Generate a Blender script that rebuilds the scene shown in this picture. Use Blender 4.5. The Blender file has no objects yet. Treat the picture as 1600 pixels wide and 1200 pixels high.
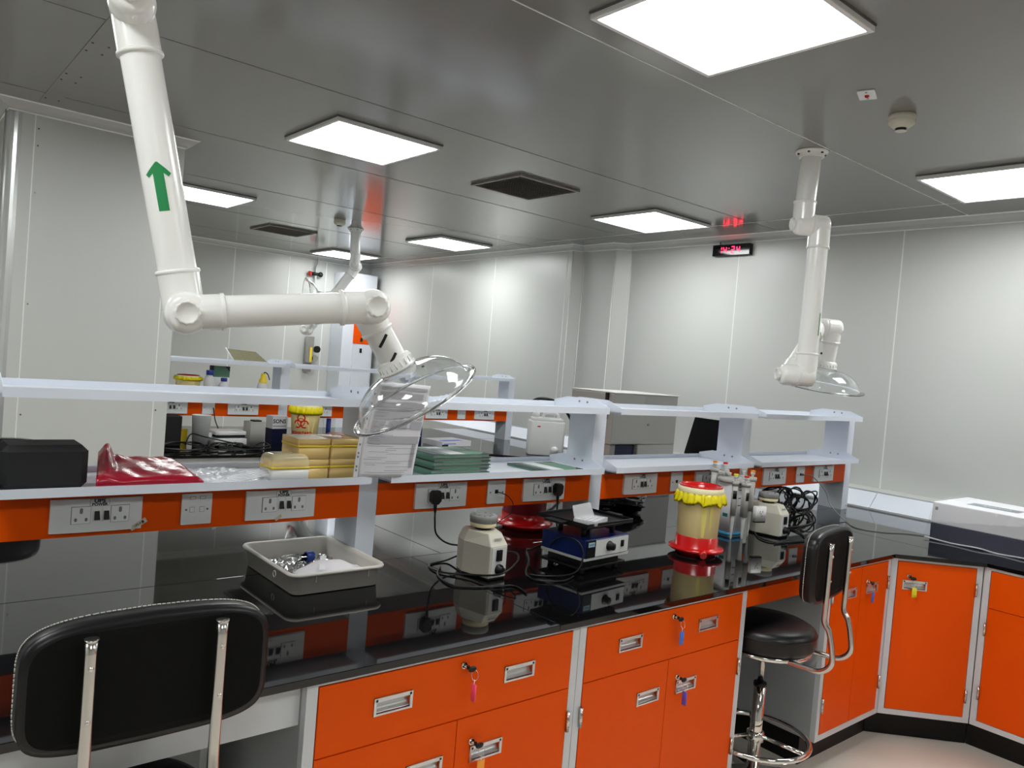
import bpy, bmesh, math, random
from mathutils import Vector, Matrix
random.seed(7)
S = bpy.context.scene
COL = S.collection
PI = math.pi
# ------------------------------------------------------------------ camera, world, exposure
cam_d = bpy.data.cameras.new('camera'); cam = bpy.data.objects.new('camera', cam_d); COL.objects.link(cam)
S.camera = cam
cam_d.sensor_width = 36.0; cam_d.sensor_fit = 'HORIZONTAL'
cam_d.lens = 1215.6 / 1600 * 36.0
cam_d.clip_start = 0.02
RR = ((0.76580924, 0.04486615, 0.64150076), (-0.63769308, -0.07572194, 0.76655966), (0.08296826, -0.99611908, -0.02937773))
_m = Matrix([[RR[i][0], -RR[i][1], -RR[i][2], 0] for i in range(3)] + [[0, 0, 0, 1]])
_q = _m.to_3x3().to_quaternion().normalized()
cam.matrix_world = Matrix.Translation((0, 0, 1.66)) @ _q.to_matrix().to_4x4()
W = bpy.data.worlds.new('world'); S.world = W; W.use_nodes = True
W.node_tree.nodes['Background'].inputs[0].default_value = (0.6, 0.62, 0.64, 1)
W.node_tree.nodes['Background'].inputs[1].default_value = 0.03
S.view_settings.view_transform = 'Standard'; S.view_settings.look = 'None'
S.view_settings.gamma = 1; S.view_settings.exposure = 1.78
S.view_settings.use_curve_mapping = False
PANEL_POWER = 5.4
try:
    S.cycles.max_bounces = 10; S.cycles.glossy_bounces = 6; S.cycles.transmission_bounces = 10
    S.cycles.transparent_max_bounces = 16; S.cycles.caustics_reflective = False; S.cycles.caustics_refractive = False
    S.cycles.sample_clamp_indirect = 6.0
except Exception:
    pass

# ------------------------------------------------------------------ materials
def mat(name, col, rough=0.5, metal=0.0, spec=0.5, trans=0.0, ior=1.5, alpha=1.0, emis=None, est=0.0,
        noise=0.0, nscale=30.0, bump=0.0, bscale=60.0, coat=0.0, rvar=0.0):
    m = bpy.data.materials.new(name); m.use_nodes = True
    nt = m.node_tree; b = nt.nodes['Principled BSDF']
    b.inputs['Base Color'].default_value = (*col, 1)
    b.inputs['Roughness'].default_value = rough
    b.inputs['Metallic'].default_value = metal
    b.inputs['Specular IOR Level'].default_value = spec
    b.inputs['Transmission Weight'].default_value = trans
    b.inputs['IOR'].default_value = ior
    b.inputs['Alpha'].default_value = alpha
    b.inputs['Coat Weight'].default_value = coat
    if emis:
        b.inputs['Emission Color'].default_value = (*emis, 1); b.inputs['Emission Strength'].default_value = est
    tc = nt.nodes.new('ShaderNodeTexCoord')
    if noise:
        n = nt.nodes.new('ShaderNodeTexNoise'); n.inputs['Scale'].default_value = nscale; n.inputs['Detail'].default_value = 5
        nt.links.new(tc.outputs['Object'], n.inputs['Vector'])
        mx = nt.nodes.new('ShaderNodeMix'); mx.data_type = 'RGBA'
        lo = [max(0, c * (1 - noise)) for c in col]; hi = [min(1, c * (1 + noise)) for c in col]
        mx.inputs[6].default_value = (*lo, 1); mx.inputs[7].default_value = (*hi, 1)
        nt.links.new(n.outputs['Fac'], mx.inputs[0]); nt.links.new(mx.outputs[2], b.inputs['Base Color'])
    if rvar:
        n = nt.nodes.new('ShaderNodeTexNoise'); n.inputs['Scale'].default_value = 6; n.inputs['Detail'].default_value = 3
        nt.links.new(tc.outputs['Object'], n.inputs['Vector'])
        mr = nt.nodes.new('ShaderNodeMapRange'); mr.inputs[3].default_value = max(0, rough - rvar); mr.inputs[4].default_value = rough + rvar
        nt.links.new(n.outputs['Fac'], mr.inputs[0]); nt.links.new(mr.outputs[0], b.inputs['Roughness'])
    if bump:
        n = nt.nodes.new('ShaderNodeTexNoise'); n.inputs['Scale'].default_value = bscale; n.inputs['Detail'].default_value = 4
        nt.links.new(tc.outputs['Object'], n.inputs['Vector'])
        bp = nt.nodes.new('ShaderNodeBump'); bp.inputs['Strength'].default_value = bump; bp.inputs['Distance'].default_value = 0.01
        nt.links.new(n.outputs['Fac'], bp.inputs['Height']); nt.links.new(bp.outputs['Normal'], b.inputs['Normal'])
    return m

M = {}
M['wall'] = mat('wall_panel', (0.575, 0.582, 0.565), 0.33, noise=0.015, nscale=3, bump=0.02, bscale=2.5)
M['seam'] = mat('seam_sealant', (0.84, 0.85, 0.84), 0.4)
M['seamdark'] = mat('joint_shadow_gap', (0.20, 0.20, 0.19), 0.5)
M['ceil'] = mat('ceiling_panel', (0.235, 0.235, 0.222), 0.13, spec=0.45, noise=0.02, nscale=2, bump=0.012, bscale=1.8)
M['cove'] = mat('cove_trim', (0.52, 0.53, 0.52), 0.25)
M['guard'] = mat('corner_guard', (0.66, 0.67, 0.67), 0.22, metal=0.55)
M['floor'] = mat('vinyl_floor', (0.80, 0.745, 0.66), 0.28, noise=0.06, nscale=5)
M['granite'] = mat('black_granite', (0.004, 0.004, 0.0045), 0.035, spec=0.58, noise=0.5, nscale=220)
M['granite_edge'] = M['granite']
M['orange'] = mat('orange_laminate', (0.86, 0.092, 0.0), 0.40, spec=0.12, noise=0.03, nscale=10)
M['orange_gap'] = mat('orange_edge_shadow', (0.10, 0.004, 0.001), 0.6)
M['white'] = mat('white_powder_coat', (0.74, 0.78, 0.86), 0.38, noise=0.01, nscale=9)
M['frame'] = mat('cabinet_frame_white', (0.66, 0.68, 0.71), 0.42, noise=0.015, nscale=9)
M['greypanel'] = mat('cabinet_side_grey', (0.42, 0.44, 0.46), 0.35, noise=0.02, nscale=4)
M['kick'] = mat('black_kick_and_gap', (0.002, 0.002, 0.002), 0.4, spec=.3)
M['pvc'] = mat('white_pipe', (0.90, 0.895, 0.87), 0.22, noise=0.01, nscale=5)
M['pvc2'] = mat('white_elbow', (0.90, 0.895, 0.87), 0.15)
M['knob'] = mat('elbow_knob', (0.86, 0.85, 0.82), 0.45)
M['clear'] = mat('clear_acrylic', (0.97, 0.98, 0.98), 0.015, trans=1.0, ior=1.40)
M['clearmilky'] = mat('milky_plastic', (0.90, 0.91, 0.91), 0.28, trans=0.22, ior=1.3)
M['steel'] = mat('brushed_steel', (0.62, 0.60, 0.57), 0.22, metal=1.0, rvar=0.06)
M['chrome'] = mat('chrome', (0.80, 0.78, 0.74), 0.08, metal=1.0)
M['alu'] = mat('aluminium_handle', (0.72, 0.72, 0.73), 0.28, metal=0.85)
M['blackpl'] = mat('black_plastic', (0.004, 0.004, 0.0045), 0.4, spec=.4)
M['blackmat'] = mat('matt_black', (0.008, 0.008, 0.0085), 0.65, spec=.4, noise=0.1, nscale=40)
M['leather'] = mat('black_leatherette', (0.004, 0.004, 0.005), 0.34, spec=.38, bump=0.05, bscale=420)
M['backfab'] = mat('black_back_cloth', (0.003, 0.003, 0.003), 0.85, spec=.2)
M['piping'] = mat('white_stitching', (0.55, 0.54, 0.50), 0.6)
M['plate'] = mat('socket_white', (0.82, 0.84, 0.85), 0.3)
M['plate2'] = mat('socket_insert', (0.86, 0.88, 0.89), 0.28)
M['hole'] = mat('socket_hole', (0.20, 0.20, 0.19), 0.5)
M['ink'] = mat('dark_ink', (0.025, 0.025, 0.05), 0.6)
M['inkgrey'] = mat('grey_ink', (0.22, 0.22, 0.26), 0.6)
M['green'] = mat('green_sticker', (0.01, 0.25, 0.07), 0.45)
M['lamp'] = mat('light_diffuser', (0.9, 0.9, 0.9), 0.4, emis=(0.97, 1.0, 0.985), est=PANEL_POWER)
M['lampframe'] = mat('light_frame', (0.80, 0.80, 0.80), 0.35)
M['lampgap'] = mat('light_gap_shadow', (0.12, 0.12, 0.12), 0.6)
M['ventdark'] = mat('vent_dark', (0.055, 0.052, 0.048), 0.5)
M['ventslat'] = mat('vent_slat', (0.20, 0.19, 0.175), 0.4)
M['cream'] = mat('cream_plastic', (0.66, 0.63, 0.53), 0.32)
M['tray'] = mat('tray_plastic', (0.66, 0.63, 0.58), 0.35, noise=0.05, nscale=18)
M['whitepl'] = mat('white_plastic', (0.78, 0.78, 0.77), 0.3)
M['greyrub'] = mat('grey_rubber', (0.27, 0.27, 0.265), 0.7, noise=0.15, nscale=120)
M['blue'] = mat('blue_enamel', (0.004, 0.020, 0.15), 0.35, spec=.3)
M['bluecap'] = mat('blue_cap', (0.01, 0.04, 0.28), 0.35)
M['navy'] = mat('navy_card', (0.004, 0.007, 0.045), 0.45)
M['redbag'] = mat('red_polythene', (0.34, 0.004, 0.022), 0.2, bump=0.25, bscale=22)
M['red'] = mat('red_plastic', (0.62, 0.006, 0.006), 0.2, spec=0.6)
M['redclear'] = mat('red_translucent', (0.36, 0.01, 0.03), 0.25, trans=0.25)
M['yellow'] = mat('yellow_bag', (0.88, 0.74, 0.0), 0.35, bump=0.2, bscale=60)
M['bucket'] = mat('yellowish_plastic', (0.93, 0.76, 0.36), 0.35, noise=0.05, nscale=6)
M['bucketrim'] = mat('cream_rim', (0.90, 0.80, 0.52), 0.35)
M['yellowpl'] = mat('yellow_plastic', (0.90, 0.66, 0.03), 0.35)
M['tipbox'] = mat('amber_clear_plastic', (1.0, 0.72, 0.28), 0.25, alpha=0.78, spec=.3)
M['tiplid'] = mat('clear_lid_plastic', (0.98, 0.93, 0.62), 0.06, alpha=0.40)
M['clearpl'] = mat('clear_polystyrene', (0.9, 0.9, 0.92), 0.08, alpha=0.38)
M['bagyellow'] = mat('bag_through_plastic', (0.95, 0.80, 0.22), 0.4)
M['tips'] = mat('pipette_tips_amber', (0.98, 0.70, 0.22), 0.5)
M['paper'] = mat('paper', (0.84, 0.83, 0.87), 0.6)
M['paper2'] = mat('paper_grey', (0.50, 0.49, 0.53), 0.6)  # grey of the printed blocks and the label backing
M['foldg'] = mat('green_folder', (0.12, 0.27, 0.18), 0.5, noise=0.15, nscale=60)
M['pages_edge'] = mat('page_edges', (0.36, 0.38, 0.40), 0.6, noise=0.3, nscale=200)
M['folddark'] = mat('dark_binding', (0.02, 0.02, 0.045), 0.5)
M['foil'] = mat('crumpled_foil', (0.82, 0.82, 0.82), 0.18, metal=0.9)
M['film'] = mat('clear_film', (0.93, 0.94, 0.96), 0.10, alpha=0.06)
M['filmw'] = mat('clear_film_dense', (0.88, 0.89, 0.92), 0.16, alpha=0.5)
M['cloth'] = mat('white_nonwoven', (0.78, 0.75, 0.78), 0.8, bump=0.1, bscale=150)
M['silver'] = mat('instrument_silver', (0.40, 0.39, 0.37), 0.32, metal=0.25)
M['silvertop'] = mat('instrument_light_grey', (0.66, 0.66, 0.64), 0.4)
M['led'] = mat('red_led', (0.9, 0.01, 0.05), 0.4, emis=(1.0, 0.005, 0.03), est=4.0)
M['glossblack'] = mat('gloss_black', (0.002, 0.002, 0.003), 0.08)
M['brownglass'] = mat('amber_orange', (0.6, 0.12, 0.02), 0.4)
M['cyan'] = mat('cyan_band', (0.05, 0.34, 0.62), 0.4)
M['pink'] = mat('pink_tag', (0.85, 0.08, 0.18), 0.4)
M['bluetag'] = mat('blue_tag', (0.04, 0.16, 0.65), 0.4)
M['violettag'] = mat('violet_tag', (0.12, 0.10, 0.55), 0.4)
M['orangetag'] = mat('orange_tag', (0.95, 0.34, 0.03), 0.4)
M['yellowtag'] = mat('yellow_tag', (0.85, 0.80, 0.02), 0.4)
M['greycable'] = mat('grey_cable', (0.25, 0.25, 0.25), 0.45)
M['marble'] = mat('mottled_olive', (0.20, 0.18, 0.09), 0.5, noise=0.6, nscale=90)
M['warmgrey'] = mat('warm_grey', (0.30, 0.29, 0.27), 0.45)
M['tape'] = mat('label_tape', (0.66, 0.62, 0.48), 0.5)
M['teal'] = mat('teal_label', (0.01, 0.18, 0.17), 0.5)
M['pipettegrey'] = mat('pipette_grey', (0.52, 0.51, 0.48), 0.35)

# ------------------------------------------------------------------ mesh builder
def frame_of(d):
    d = Vector(d).normalized()
    up = Vector((0, 0, 1)) if abs(d.z) < 0.95 else Vector((0, 1, 0))
    a = d.cross(up).normalized(); b = a.cross(d).normalized()
    return a, b, d

class MB:
    def __init__(s): s.v = []; s.f = []; s.mi = []; s.sm = []
    def add(s, vs, fs, m=0, sm=False):
        o = len(s.v); s.v += [tuple(p) for p in vs]
        for f in fs: s.f.append([i + o for i in f]); s.mi.append(m); s.sm.append(sm)
        return s
    def box(s, x0, x1, y0, y1, z0, z1, m=0):
        v = [(x, y, z) for x in (x0, x1) for y in (y0, y1) for z in (z0, z1)]
        return s.add(v, [(0, 1, 3, 2), (4, 6, 7, 5), (0, 4, 5, 1), (2, 3, 7, 6), (0, 2, 6, 4), (1, 5, 7, 3)], m)
    def prism(s, poly, z0, z1, m=0, axis='z', sm=False):
        # poly of 2D points; axis z: (x,y), axis y: (x,z), axis x: (y,z)
        n = len(poly)
        def P(p, h):
            return (p[0], p[1], h) if axis == 'z' else (p[0], h, p[1]) if axis == 'y' else (h, p[0], p[1])
        v = [P(p, z0) for p in poly] + [P(p, z1) for p in poly]
        fs = [tuple(range(n))[::-1], tuple(range(n, 2 * n))]
        s.add(v, fs, m)
        o = len(s.v) - 2 * n
        for i in range(n):
            j = (i + 1) % n; s.f.append([o + i, o + j, o + n + j, o + n + i]); s.mi.append(m); s.sm.append(sm)
        return s
    def cone(s, p0, p1, r0, r1=None, n=24, m=0, caps=True, sm=True):
        r1 = r0 if r1 is None else r1
        p0 = Vector(p0); p1 = Vector(p1); a, b, d = frame_of(p1 - p0)
        v = []
        for p, r in ((p0, r0), (p1, r1)):
            for i in range(n):
                t = 2 * PI * i / n; v.append(p + a * (r * math.cos(t)) + b * (r * math.sin(t)))
        fs = [(i, (i + 1) % n, n + (i + 1) % n, n + i) for i in range(n)]
        s.add(v, fs, m, sm)
        if caps:
            o = len(s.v) - 2 * n
            s.f.append([o + i for i in range(n)][::-1]); s.mi.append(m); s.sm.append(False)
            s.f.append([o + n + i for i in range(n)]); s.mi.append(m); s.sm.append(False)
        return s
    def lathe(s, prof, org=(0, 0, 0), axis=(0, 0, 1), n=32, m=0, sm=True, cap0=False, cap1=False, wob=None):
        org = Vector(org); a, b, d = frame_of(axis); v = []
        for k, (r, h) in enumerate(prof):
            for i in range(n):
                t = 2 * PI * i / n; rr = r + (wob(t, k) if wob else 0)
                v.append(org + d * h + a * (rr * math.cos(t)) + b * (rr * math.sin(t)))
        fs = []
        for k in range(len(prof) - 1):
            for i in range(n):
                j = (i + 1) % n; fs.append((k * n + i, k * n + j, (k + 1) * n + j, (k + 1) * n + i))
        s.add(v, fs, m, sm); o = len(s.v) - len(v)
        if cap0: s.f.append([o + i for i in range(n)][::-1]); s.mi.append(m); s.sm.append(False)
        if cap1: s.f.append([o + (len(prof) - 1) * n + i for i in range(n)]); s.mi.append(m); s.sm.append(False)
        return s
    def tube(s, pts, r, n=10, m=0, smooth=6, closed=False):
        P = [Vector(p) for p in pts]
        if smooth and len(P) > 2:
            Q = []; N = len(P)
            rng = range(N if closed else N - 1)
            for i in rng:
                p0 = P[(i - 1) % N] if (closed or i > 0) else P[0]; p1 = P[i]; p2 = P[(i + 1) % N]
                p3 = P[(i + 2) % N] if (closed or i + 2 < N) else P[-1]
                for k in range(smooth):
                    t = k / smooth
                    Q.append(0.5 * ((2 * p1) + (p2 - p0) * t + (2 * p0 - 5 * p1 + 4 * p2 - p3) * t * t + (3 * p1 - p0 - 3 * p2 + p3) * t ** 3))
            if not closed: Q.append(P[-1])
            P = Q
        N = len(P); v = []; ref = None
        for i in range(N):
            if closed: d = (P[(i + 1) % N] - P[i - 1])
            else: d = P[min(i + 1, N - 1)] - P[max(i - 1, 0)]
            if d.length < 1e-9: d = Vector((0, 0, 1))
            d.normalize()
            if ref is None: ref = frame_of(d)[0]
            a = (ref - d * ref.dot(d))
            a = a.normalized() if a.length > 1e-6 else frame_of(d)[0]
            ref = a; b = d.cross(a)
            for k in range(n):
                t = 2 * PI * k / n; v.append(P[i] + a * (r * math.cos(t)) + b * (r * math.sin(t)))
        fs = []
        for i in range(N if closed else N - 1):
            ii = (i + 1) % N
            for k in range(n):
                j = (k + 1) % n; fs.append((i * n + k, i * n + j, ii * n + j, ii * n + k))
        s.add(v, fs, m, True); o = len(s.v) - len(v)
        if not closed:
            s.f.append([o + i for i in range(n)][::-1]); s.mi.append(m); s.sm.append(False)
            s.f.append([o + (N - 1) * n + i for i in range(n)]); s.mi.append(m); s.sm.append(False)
        return s
    def ball(s, c, r, sc=(1, 1, 1), n=20, m=0):
        c = Vector(c); v = []; rings = n // 2
        for k in range(1, rings):
            ph = PI * k / rings
            for i in range(n):
                t = 2 * PI * i / n
                v.append((c.x + r * sc[0] * math.sin(ph) * math.cos(t), c.y + r * sc[1] * math.sin(ph) * math.sin(t), c.z + r * sc[2] * math.cos(ph)))
        v.append((c.x, c.y, c.z + r * sc[2])); v.append((c.x, c.y, c.z - r * sc[2]))
        fs = []
        for k in range(rings - 2):
            for i in range(n):
                j = (i + 1) % n; fs.append((k * n + i, (k + 1) * n + i, (k + 1) * n + j, k * n + j))
        T = len(v) - 2
        for i in range(n):
            j = (i + 1) % n; fs.append((T, i, j)); fs.append((T + 1, (rings - 2) * n + j, (rings - 2) * n + i))
        return s.add(v, fs, m, True)
    def grid(s, fn, nu, nv, m=0, sm=True):
        v = [fn(i / nu, j / nv) for i in range(nu + 1) for j in range(nv + 1)]
        fs = [(i * (nv + 1) + j, (i + 1) * (nv + 1) + j, (i + 1) * (nv + 1) + j + 1, i * (nv + 1) + j + 1) for i in range(nu) for j in range(nv)]
        return s.add(v, fs, m, sm)
    def quad(s, a, b, c, d, m=0): return s.add([a, b, c, d], [(0, 1, 2, 3)], m)
    def rbox(s, x0, x1, y0, y1, z0, z1, r, m=0, n=5, sm=True):
        # box with rounded vertical edges
        poly = []
        for cx, cy, a0 in ((x1 - r, y1 - r, 0), (x0 + r, y1 - r, PI / 2), (x0 + r, y0 + r, PI), (x1 - r, y0 + r, 1.5 * PI)):
            for k in range(n + 1):
                t = a0 + PI / 2 * k / n; poly.append((cx + r * math.cos(t), cy + r * math.sin(t)))
        return s.prism(poly, z0, z1, m, sm=sm)
    def xf(s, mtx): s.v = [tuple(mtx @ Vector(p)) for p in s.v]; return s

def build(name, mb, mats, parent=None, bevel=0.0, solid=0.0, label=None, fix=True):
    me = bpy.data.meshes.new(name)
    me.from_pydata(mb.v, [], mb.f); me.update()
    if not isinstance(mats, (list, tuple)): mats = [mats]
    for m in mats: me.materials.append(M[m] if isinstance(m, str) else m)
    for i, p in enumerate(me.polygons): p.material_index = min(mb.mi[i], len(mats) - 1); p.use_smooth = mb.sm[i]
    if fix:
        bm = bmesh.new(); bm.from_mesh(me); bmesh.ops.recalc_face_normals(bm, faces=bm.faces); bm.to_mesh(me); bm.free()
    o = bpy.data.objects.new(name, me); COL.objects.link(o)
    if parent: o.parent = parent
    if solid:
        md = o.modifiers.new('solid', 'SOLIDIFY'); md.thickness = solid; md.offset = 0
    if bevel:
        md = o.modifiers.new('bevel', 'BEVEL'); md.width = bevel; md.segments = 3; md.limit_method = 'ANGLE'; md.angle_limit = math.radians(50)
    if label: o['label'] = label
    return o
def thing(name, label, cat, loc=(0, 0, 0), rz=0.0, group=None):
    o = bpy.data.objects.new(name, None); COL.objects.link(o); o.empty_display_size = 0.05
    o.location = loc; o.rotation_euler = (0, 0, rz); o['label'] = label; o['category'] = cat
    if group: o['group'] = group
    return o
def tag(o, label, cat, group=None):
    o['label'] = label; o['category'] = cat
    if group: o['group'] = group
    return o
def struct(name, mb, mats, **k):
    o = build(name, mb, mats, **k); o['kind'] = 'structure'; return o
def solo(name, label, cat, mb, mats, loc=(0, 0, 0), rz=0.0, group=None, **k):
    o = build(name, mb, mats, **k); o.location = loc; o.rotation_euler = (0, 0, rz); return tag(o, label, cat, group)
def copy_tree(o, parent=None):
    c = o.copy(); COL.objects.link(c)
    if parent: c.parent = parent; c.matrix_parent_inverse = o.matrix_parent_inverse.copy()
    for ch in list(o.children):
        if ch.get('_src') is None: copy_tree(ch, c)
    return c
def text_mb(body, size, bold=0.0, ext=0.0004, align='CENTER'):
    cu = bpy.data.curves.new('t', 'FONT'); cu.body = body; cu.size = size; cu.extrude = ext; cu.align_x = align; cu.align_y = 'CENTER'
    cu.offset = bold; cu.resolution_u = 2
    o = bpy.data.objects.new('t', cu); COL.objects.link(o)
    dg = bpy.context.evaluated_depsgraph_get(); me = bpy.data.meshes.new_from_object(o.evaluated_get(dg))
    mb = MB(); mb.add([v.co[:] for v in me.vertices], [tuple(p.vertices) for p in me.polygons])
    bpy.data.objects.remove(o); bpy.data.meshes.remove(me); bpy.data.curves.remove(cu)
    return mb
def onto(mb, org, right, up):
    r = Vector(right).normalized(); u = Vector(up).normalized(); n = r.cross(u)
    mtx = Matrix(((r.x, u.x, n.x, org[0]), (r.y, u.y, n.y, org[1]), (r.z, u.z, n.z, org[2]), (0, 0, 0, 1)))
    return mb.xf(mtx)
def merge(a, b, m=None):
    o = len(a.v); a.v += b.v; a.f += [[i + o for i in f] for f in b.f]; a.mi += [m if m is not None else k for k in b.mi]; a.sm += b.sm
    return a

HC = 2.812; ZC = 2.771; WT = 0.9
# ================================================================== SETTING
XL, YB, YF = -3.0, -3.2, 9.6
fl = MB(); fl.box(XL - .1, 5.6, YB - .1, YF + .1, -0.06, 0.0); struct('floor', fl, 'floor')
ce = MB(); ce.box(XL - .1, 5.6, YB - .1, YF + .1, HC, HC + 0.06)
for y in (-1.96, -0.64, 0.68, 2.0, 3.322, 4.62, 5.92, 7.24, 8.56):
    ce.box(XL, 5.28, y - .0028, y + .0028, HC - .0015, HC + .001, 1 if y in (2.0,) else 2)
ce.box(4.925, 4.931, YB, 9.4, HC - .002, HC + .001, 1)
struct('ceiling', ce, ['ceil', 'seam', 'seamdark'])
# ceiling joint cover strip with screws
st = MB(); st.box(0.648, 0.735, YB, 4.80, HC - .0035, HC)
y = 4.7
while y > 1.0:
    for x in (0.662, 0.722): st.cone((x, y, HC - .0055), (x, y, HC - .003), .0045, n=8, m=1)
    y -= 0.42 if random.random() > .3 else .12
struct('trim_1', st, ['ceil', 'blackmat'])

def wallstrip(mb, x0, y0, x1, y1, z0, z1, th, m=0):
    # vertical slab along segment, thickness to the right-hand side
    d = Vector((x1 - x0, y1 - y0, 0)).normalized(); n = Vector((d.y, -d.x, 0)) * th
    v = [(x0, y0, z0), (x1, y1, z0), (x1, y1, z1), (x0, y0, z1)]
    v += [(p[0] + n.x, p[1] + n.y, p[2]) for p in v]
    mb.add(v, [(0, 1, 2, 3), (7, 6, 5, 4), (0, 4, 5, 1), (1, 5, 6, 2), (2, 6, 7, 3), (3, 7, 4, 0)], m)
# right wall: plan path, stepping towards the room beyond y 4.86
RW = [(5.37, YB), (5.37, 4.86), (5.275, 4.965), (5.275, 5.385), (5.17, 5.42), (5.34, 9.62)]
wr = MB()
for (a, b) in zip(RW[:-1], RW[1:]): wallstrip(wr, a[0], a[1], b[0], b[1], 0, HC, 0.12)
for y in (-2.7, -1.42, -0.14, 1.14, 2.42, 3.71): wr.box(5.3685, 5.372, y - .004, y + .004, 0, ZC, 1)
for y in (6.68, 7.96): 
    x = 5.17 + (y - 5.42) / 4.2 * .17; wr.box(x - .0015, x + .003, y - .005, y + .005, 0, ZC, 1)
for (x, y) in ((5.3685, 4.855), (5.2735, 4.975), (5.2735, 5.375), (5.17, 5.43), (5.175, 5.50)):
    wr.cone((x, y, 0), (x, y, ZC), .0045, n=8, m=1)
struct('wall_right', wr, ['wall', 'seam'])
# coves at ceiling
def cove(mb, path, off=0.095, m=0, side=1):
    pts = []
    for i, p in enumerate(path):
        nv = Vector((0, 0, 0))
        for a, b in ((i - 1, i), (i, i + 1)):
            if a < 0 or b >= len(path): continue
            d = Vector((path[b][0] - path[a][0], path[b][1] - path[a][1], 0)).normalized(); nv += Vector((-d.y, d.x, 0)) * side
        nv.normalize(); pts.append((Vector((p[0], p[1], 0)), nv))
    prof = [(0.001, ZC - .012), (0.008, ZC - .006), (0.012, ZC + .002), (off * .55, ZC + .012), (off - .012, HC - .006), (off, HC - .0005)]
    for i in range(len(pts) - 1):
        for k in range(len(prof) - 1):
            (o0, z0), (o1, z1) = prof[k], prof[k + 1]
            a = pts[i][0] + pts[i][1] * o0; b = pts[i + 1][0] + pts[i + 1][1] * o0
            c = pts[i + 1][0] + pts[i + 1][1] * o1; d = pts[i][0] + pts[i][1] * o1
            mb.add([(a.x, a.y, z0), (b.x, b.y, z0), (c.x, c.y, z1), (d.x, d.y, z1)], [(0, 1, 2, 3)], 1 if k in (0, 4) else 0, k in (2, 3))
c1 = MB(); cove(c1, RW); struct('trim_2', c1, ['cove', 'seam'], fix=False)
# far wall
wf = MB(); wf.box(XL, 5.34, YF, YF + .12, 0, HC)
for x in (0.9, 2.18, 3.45, 4.155, 4.67): wf.box(x - .006, x + .006, YF - .002, YF, 0, ZC, 1)
struct('wall_far', wf, ['wall', 'seam'])
c2 = MB(); cove(c2, [(XL, YF), (5.34, YF)], side=-1); struct('trim_3', c2, ['cove', 'seam'], fix=False)
wl = MB(); wl.box(XL - .12, XL, YB, YF, 0, HC); struct('wall_left', wl, 'wall')
wb = MB(); wb.box(XL - .12, 5.5, YB - .12, YB, 0, HC)
for x in (-2, -.7, .6, 1.9, 3.2, 4.5): wb.box(x - .006, x + .006, YB, YB + .002, 0, ZC, 1)
struct('wall_back', wb, ['wall', 'seam'])
# boxed column between the aisles
CX0, CX1, CY0, CY1 = 0.535, 1.425, 4.92, 6.3
cp = [(CX0 + .055, CY0), (CX1, CY0), (CX1, CY1), (CX0, CY1), (CX0, CY0 + .06)]
wc = MB(); wc.prism(cp, 0, HC)
for x in (0.655, 1.345): wc.box(x - .003, x + .003, CY0 - .0015, CY0 + .001, 0, ZC, 1)
for z in (0.55, 1.15, 1.75, 2.35, 2.60, 2.69):
    wc.cone((0.672, CY0 - .002, z), (0.672, CY0 + .001, z), .005, n=8, m=2)
    wc.cone((1.36, CY0 - .002, z + .04), (1.36, CY0 + .001, z + .04), .005, n=8, m=2)
struct('wall_column', wc, ['wall', 'seam', 'steel'])
cg = MB()
for k in range(6):
    t0, t1 = PI * (1.0 + .5 * k / 6), PI * (1.0 + .5 * (k + 1) / 6)
    c = (CX0 + .058, CY0 + .062); r = .063
    a = (c[0] + r * math.cos(t0), c[1] + r * math.sin(t0)); b = (c[0] + r * math.cos(t1), c[1] + r * math.sin(t1))
    cg.add([(a[0], a[1], 0), (b[0], b[1], 0), (b[0], b[1], ZC), (a[0], a[1], ZC)], [(0, 1, 2, 3)], 0, True)
cg.cone((CX0 - .004, CY0 + .075, 0), (CX0 - .004, CY0 + .075, ZC), .007, n=8)
struct('trim_4', cg, ['guard'])
c3 = MB(); cove(c3, [(CX0, CY1), (CX0, CY0), (CX1, CY0), (CX1, CY1)], side=-1); struct('trim_5', c3, ['cove', 'seam'], fix=False)
# low sloped back panel along the right wall benches
sb = MB()
for y0, y1 in [(-1.4 + 1.24 * k, -1.4 + 1.24 * (k + 1) - .004) for k in range(8)]:
    if y1 > 8.7: continue
    sb.add([(5.02, y0, .905), (5.02, y1, .905), (5.115, y1, 1.0), (5.115, y0, 1.0), (5.125, y0, .905), (5.125, y1, .905)],
           [(0, 1, 2, 3), (2, 1, 5), (0, 3, 4), (3, 2, 5, 4)], 0)
    sb.box(5.005, 5.03, y0, y1, .9005, .912, 1)
sb.box(5.12, 5.15, -1.4, 8.6, .985, .993, 2)  # black strip painted in for the shadow in the gap behind the panel
sb.box(5.15, 5.158, -1.4, 8.6, .985, 1.004, 1)
struct('trim_6', sb, ['white', 'frame', 'kick'])
ld = MB(); ld.box(5.158, 5.37, -1.4, 4.86, .9, 1.0); ld.box(5.158, 5.27, 4.86, 5.4, .9, 1.0); struct('trim_7', ld, 'wall')

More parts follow.
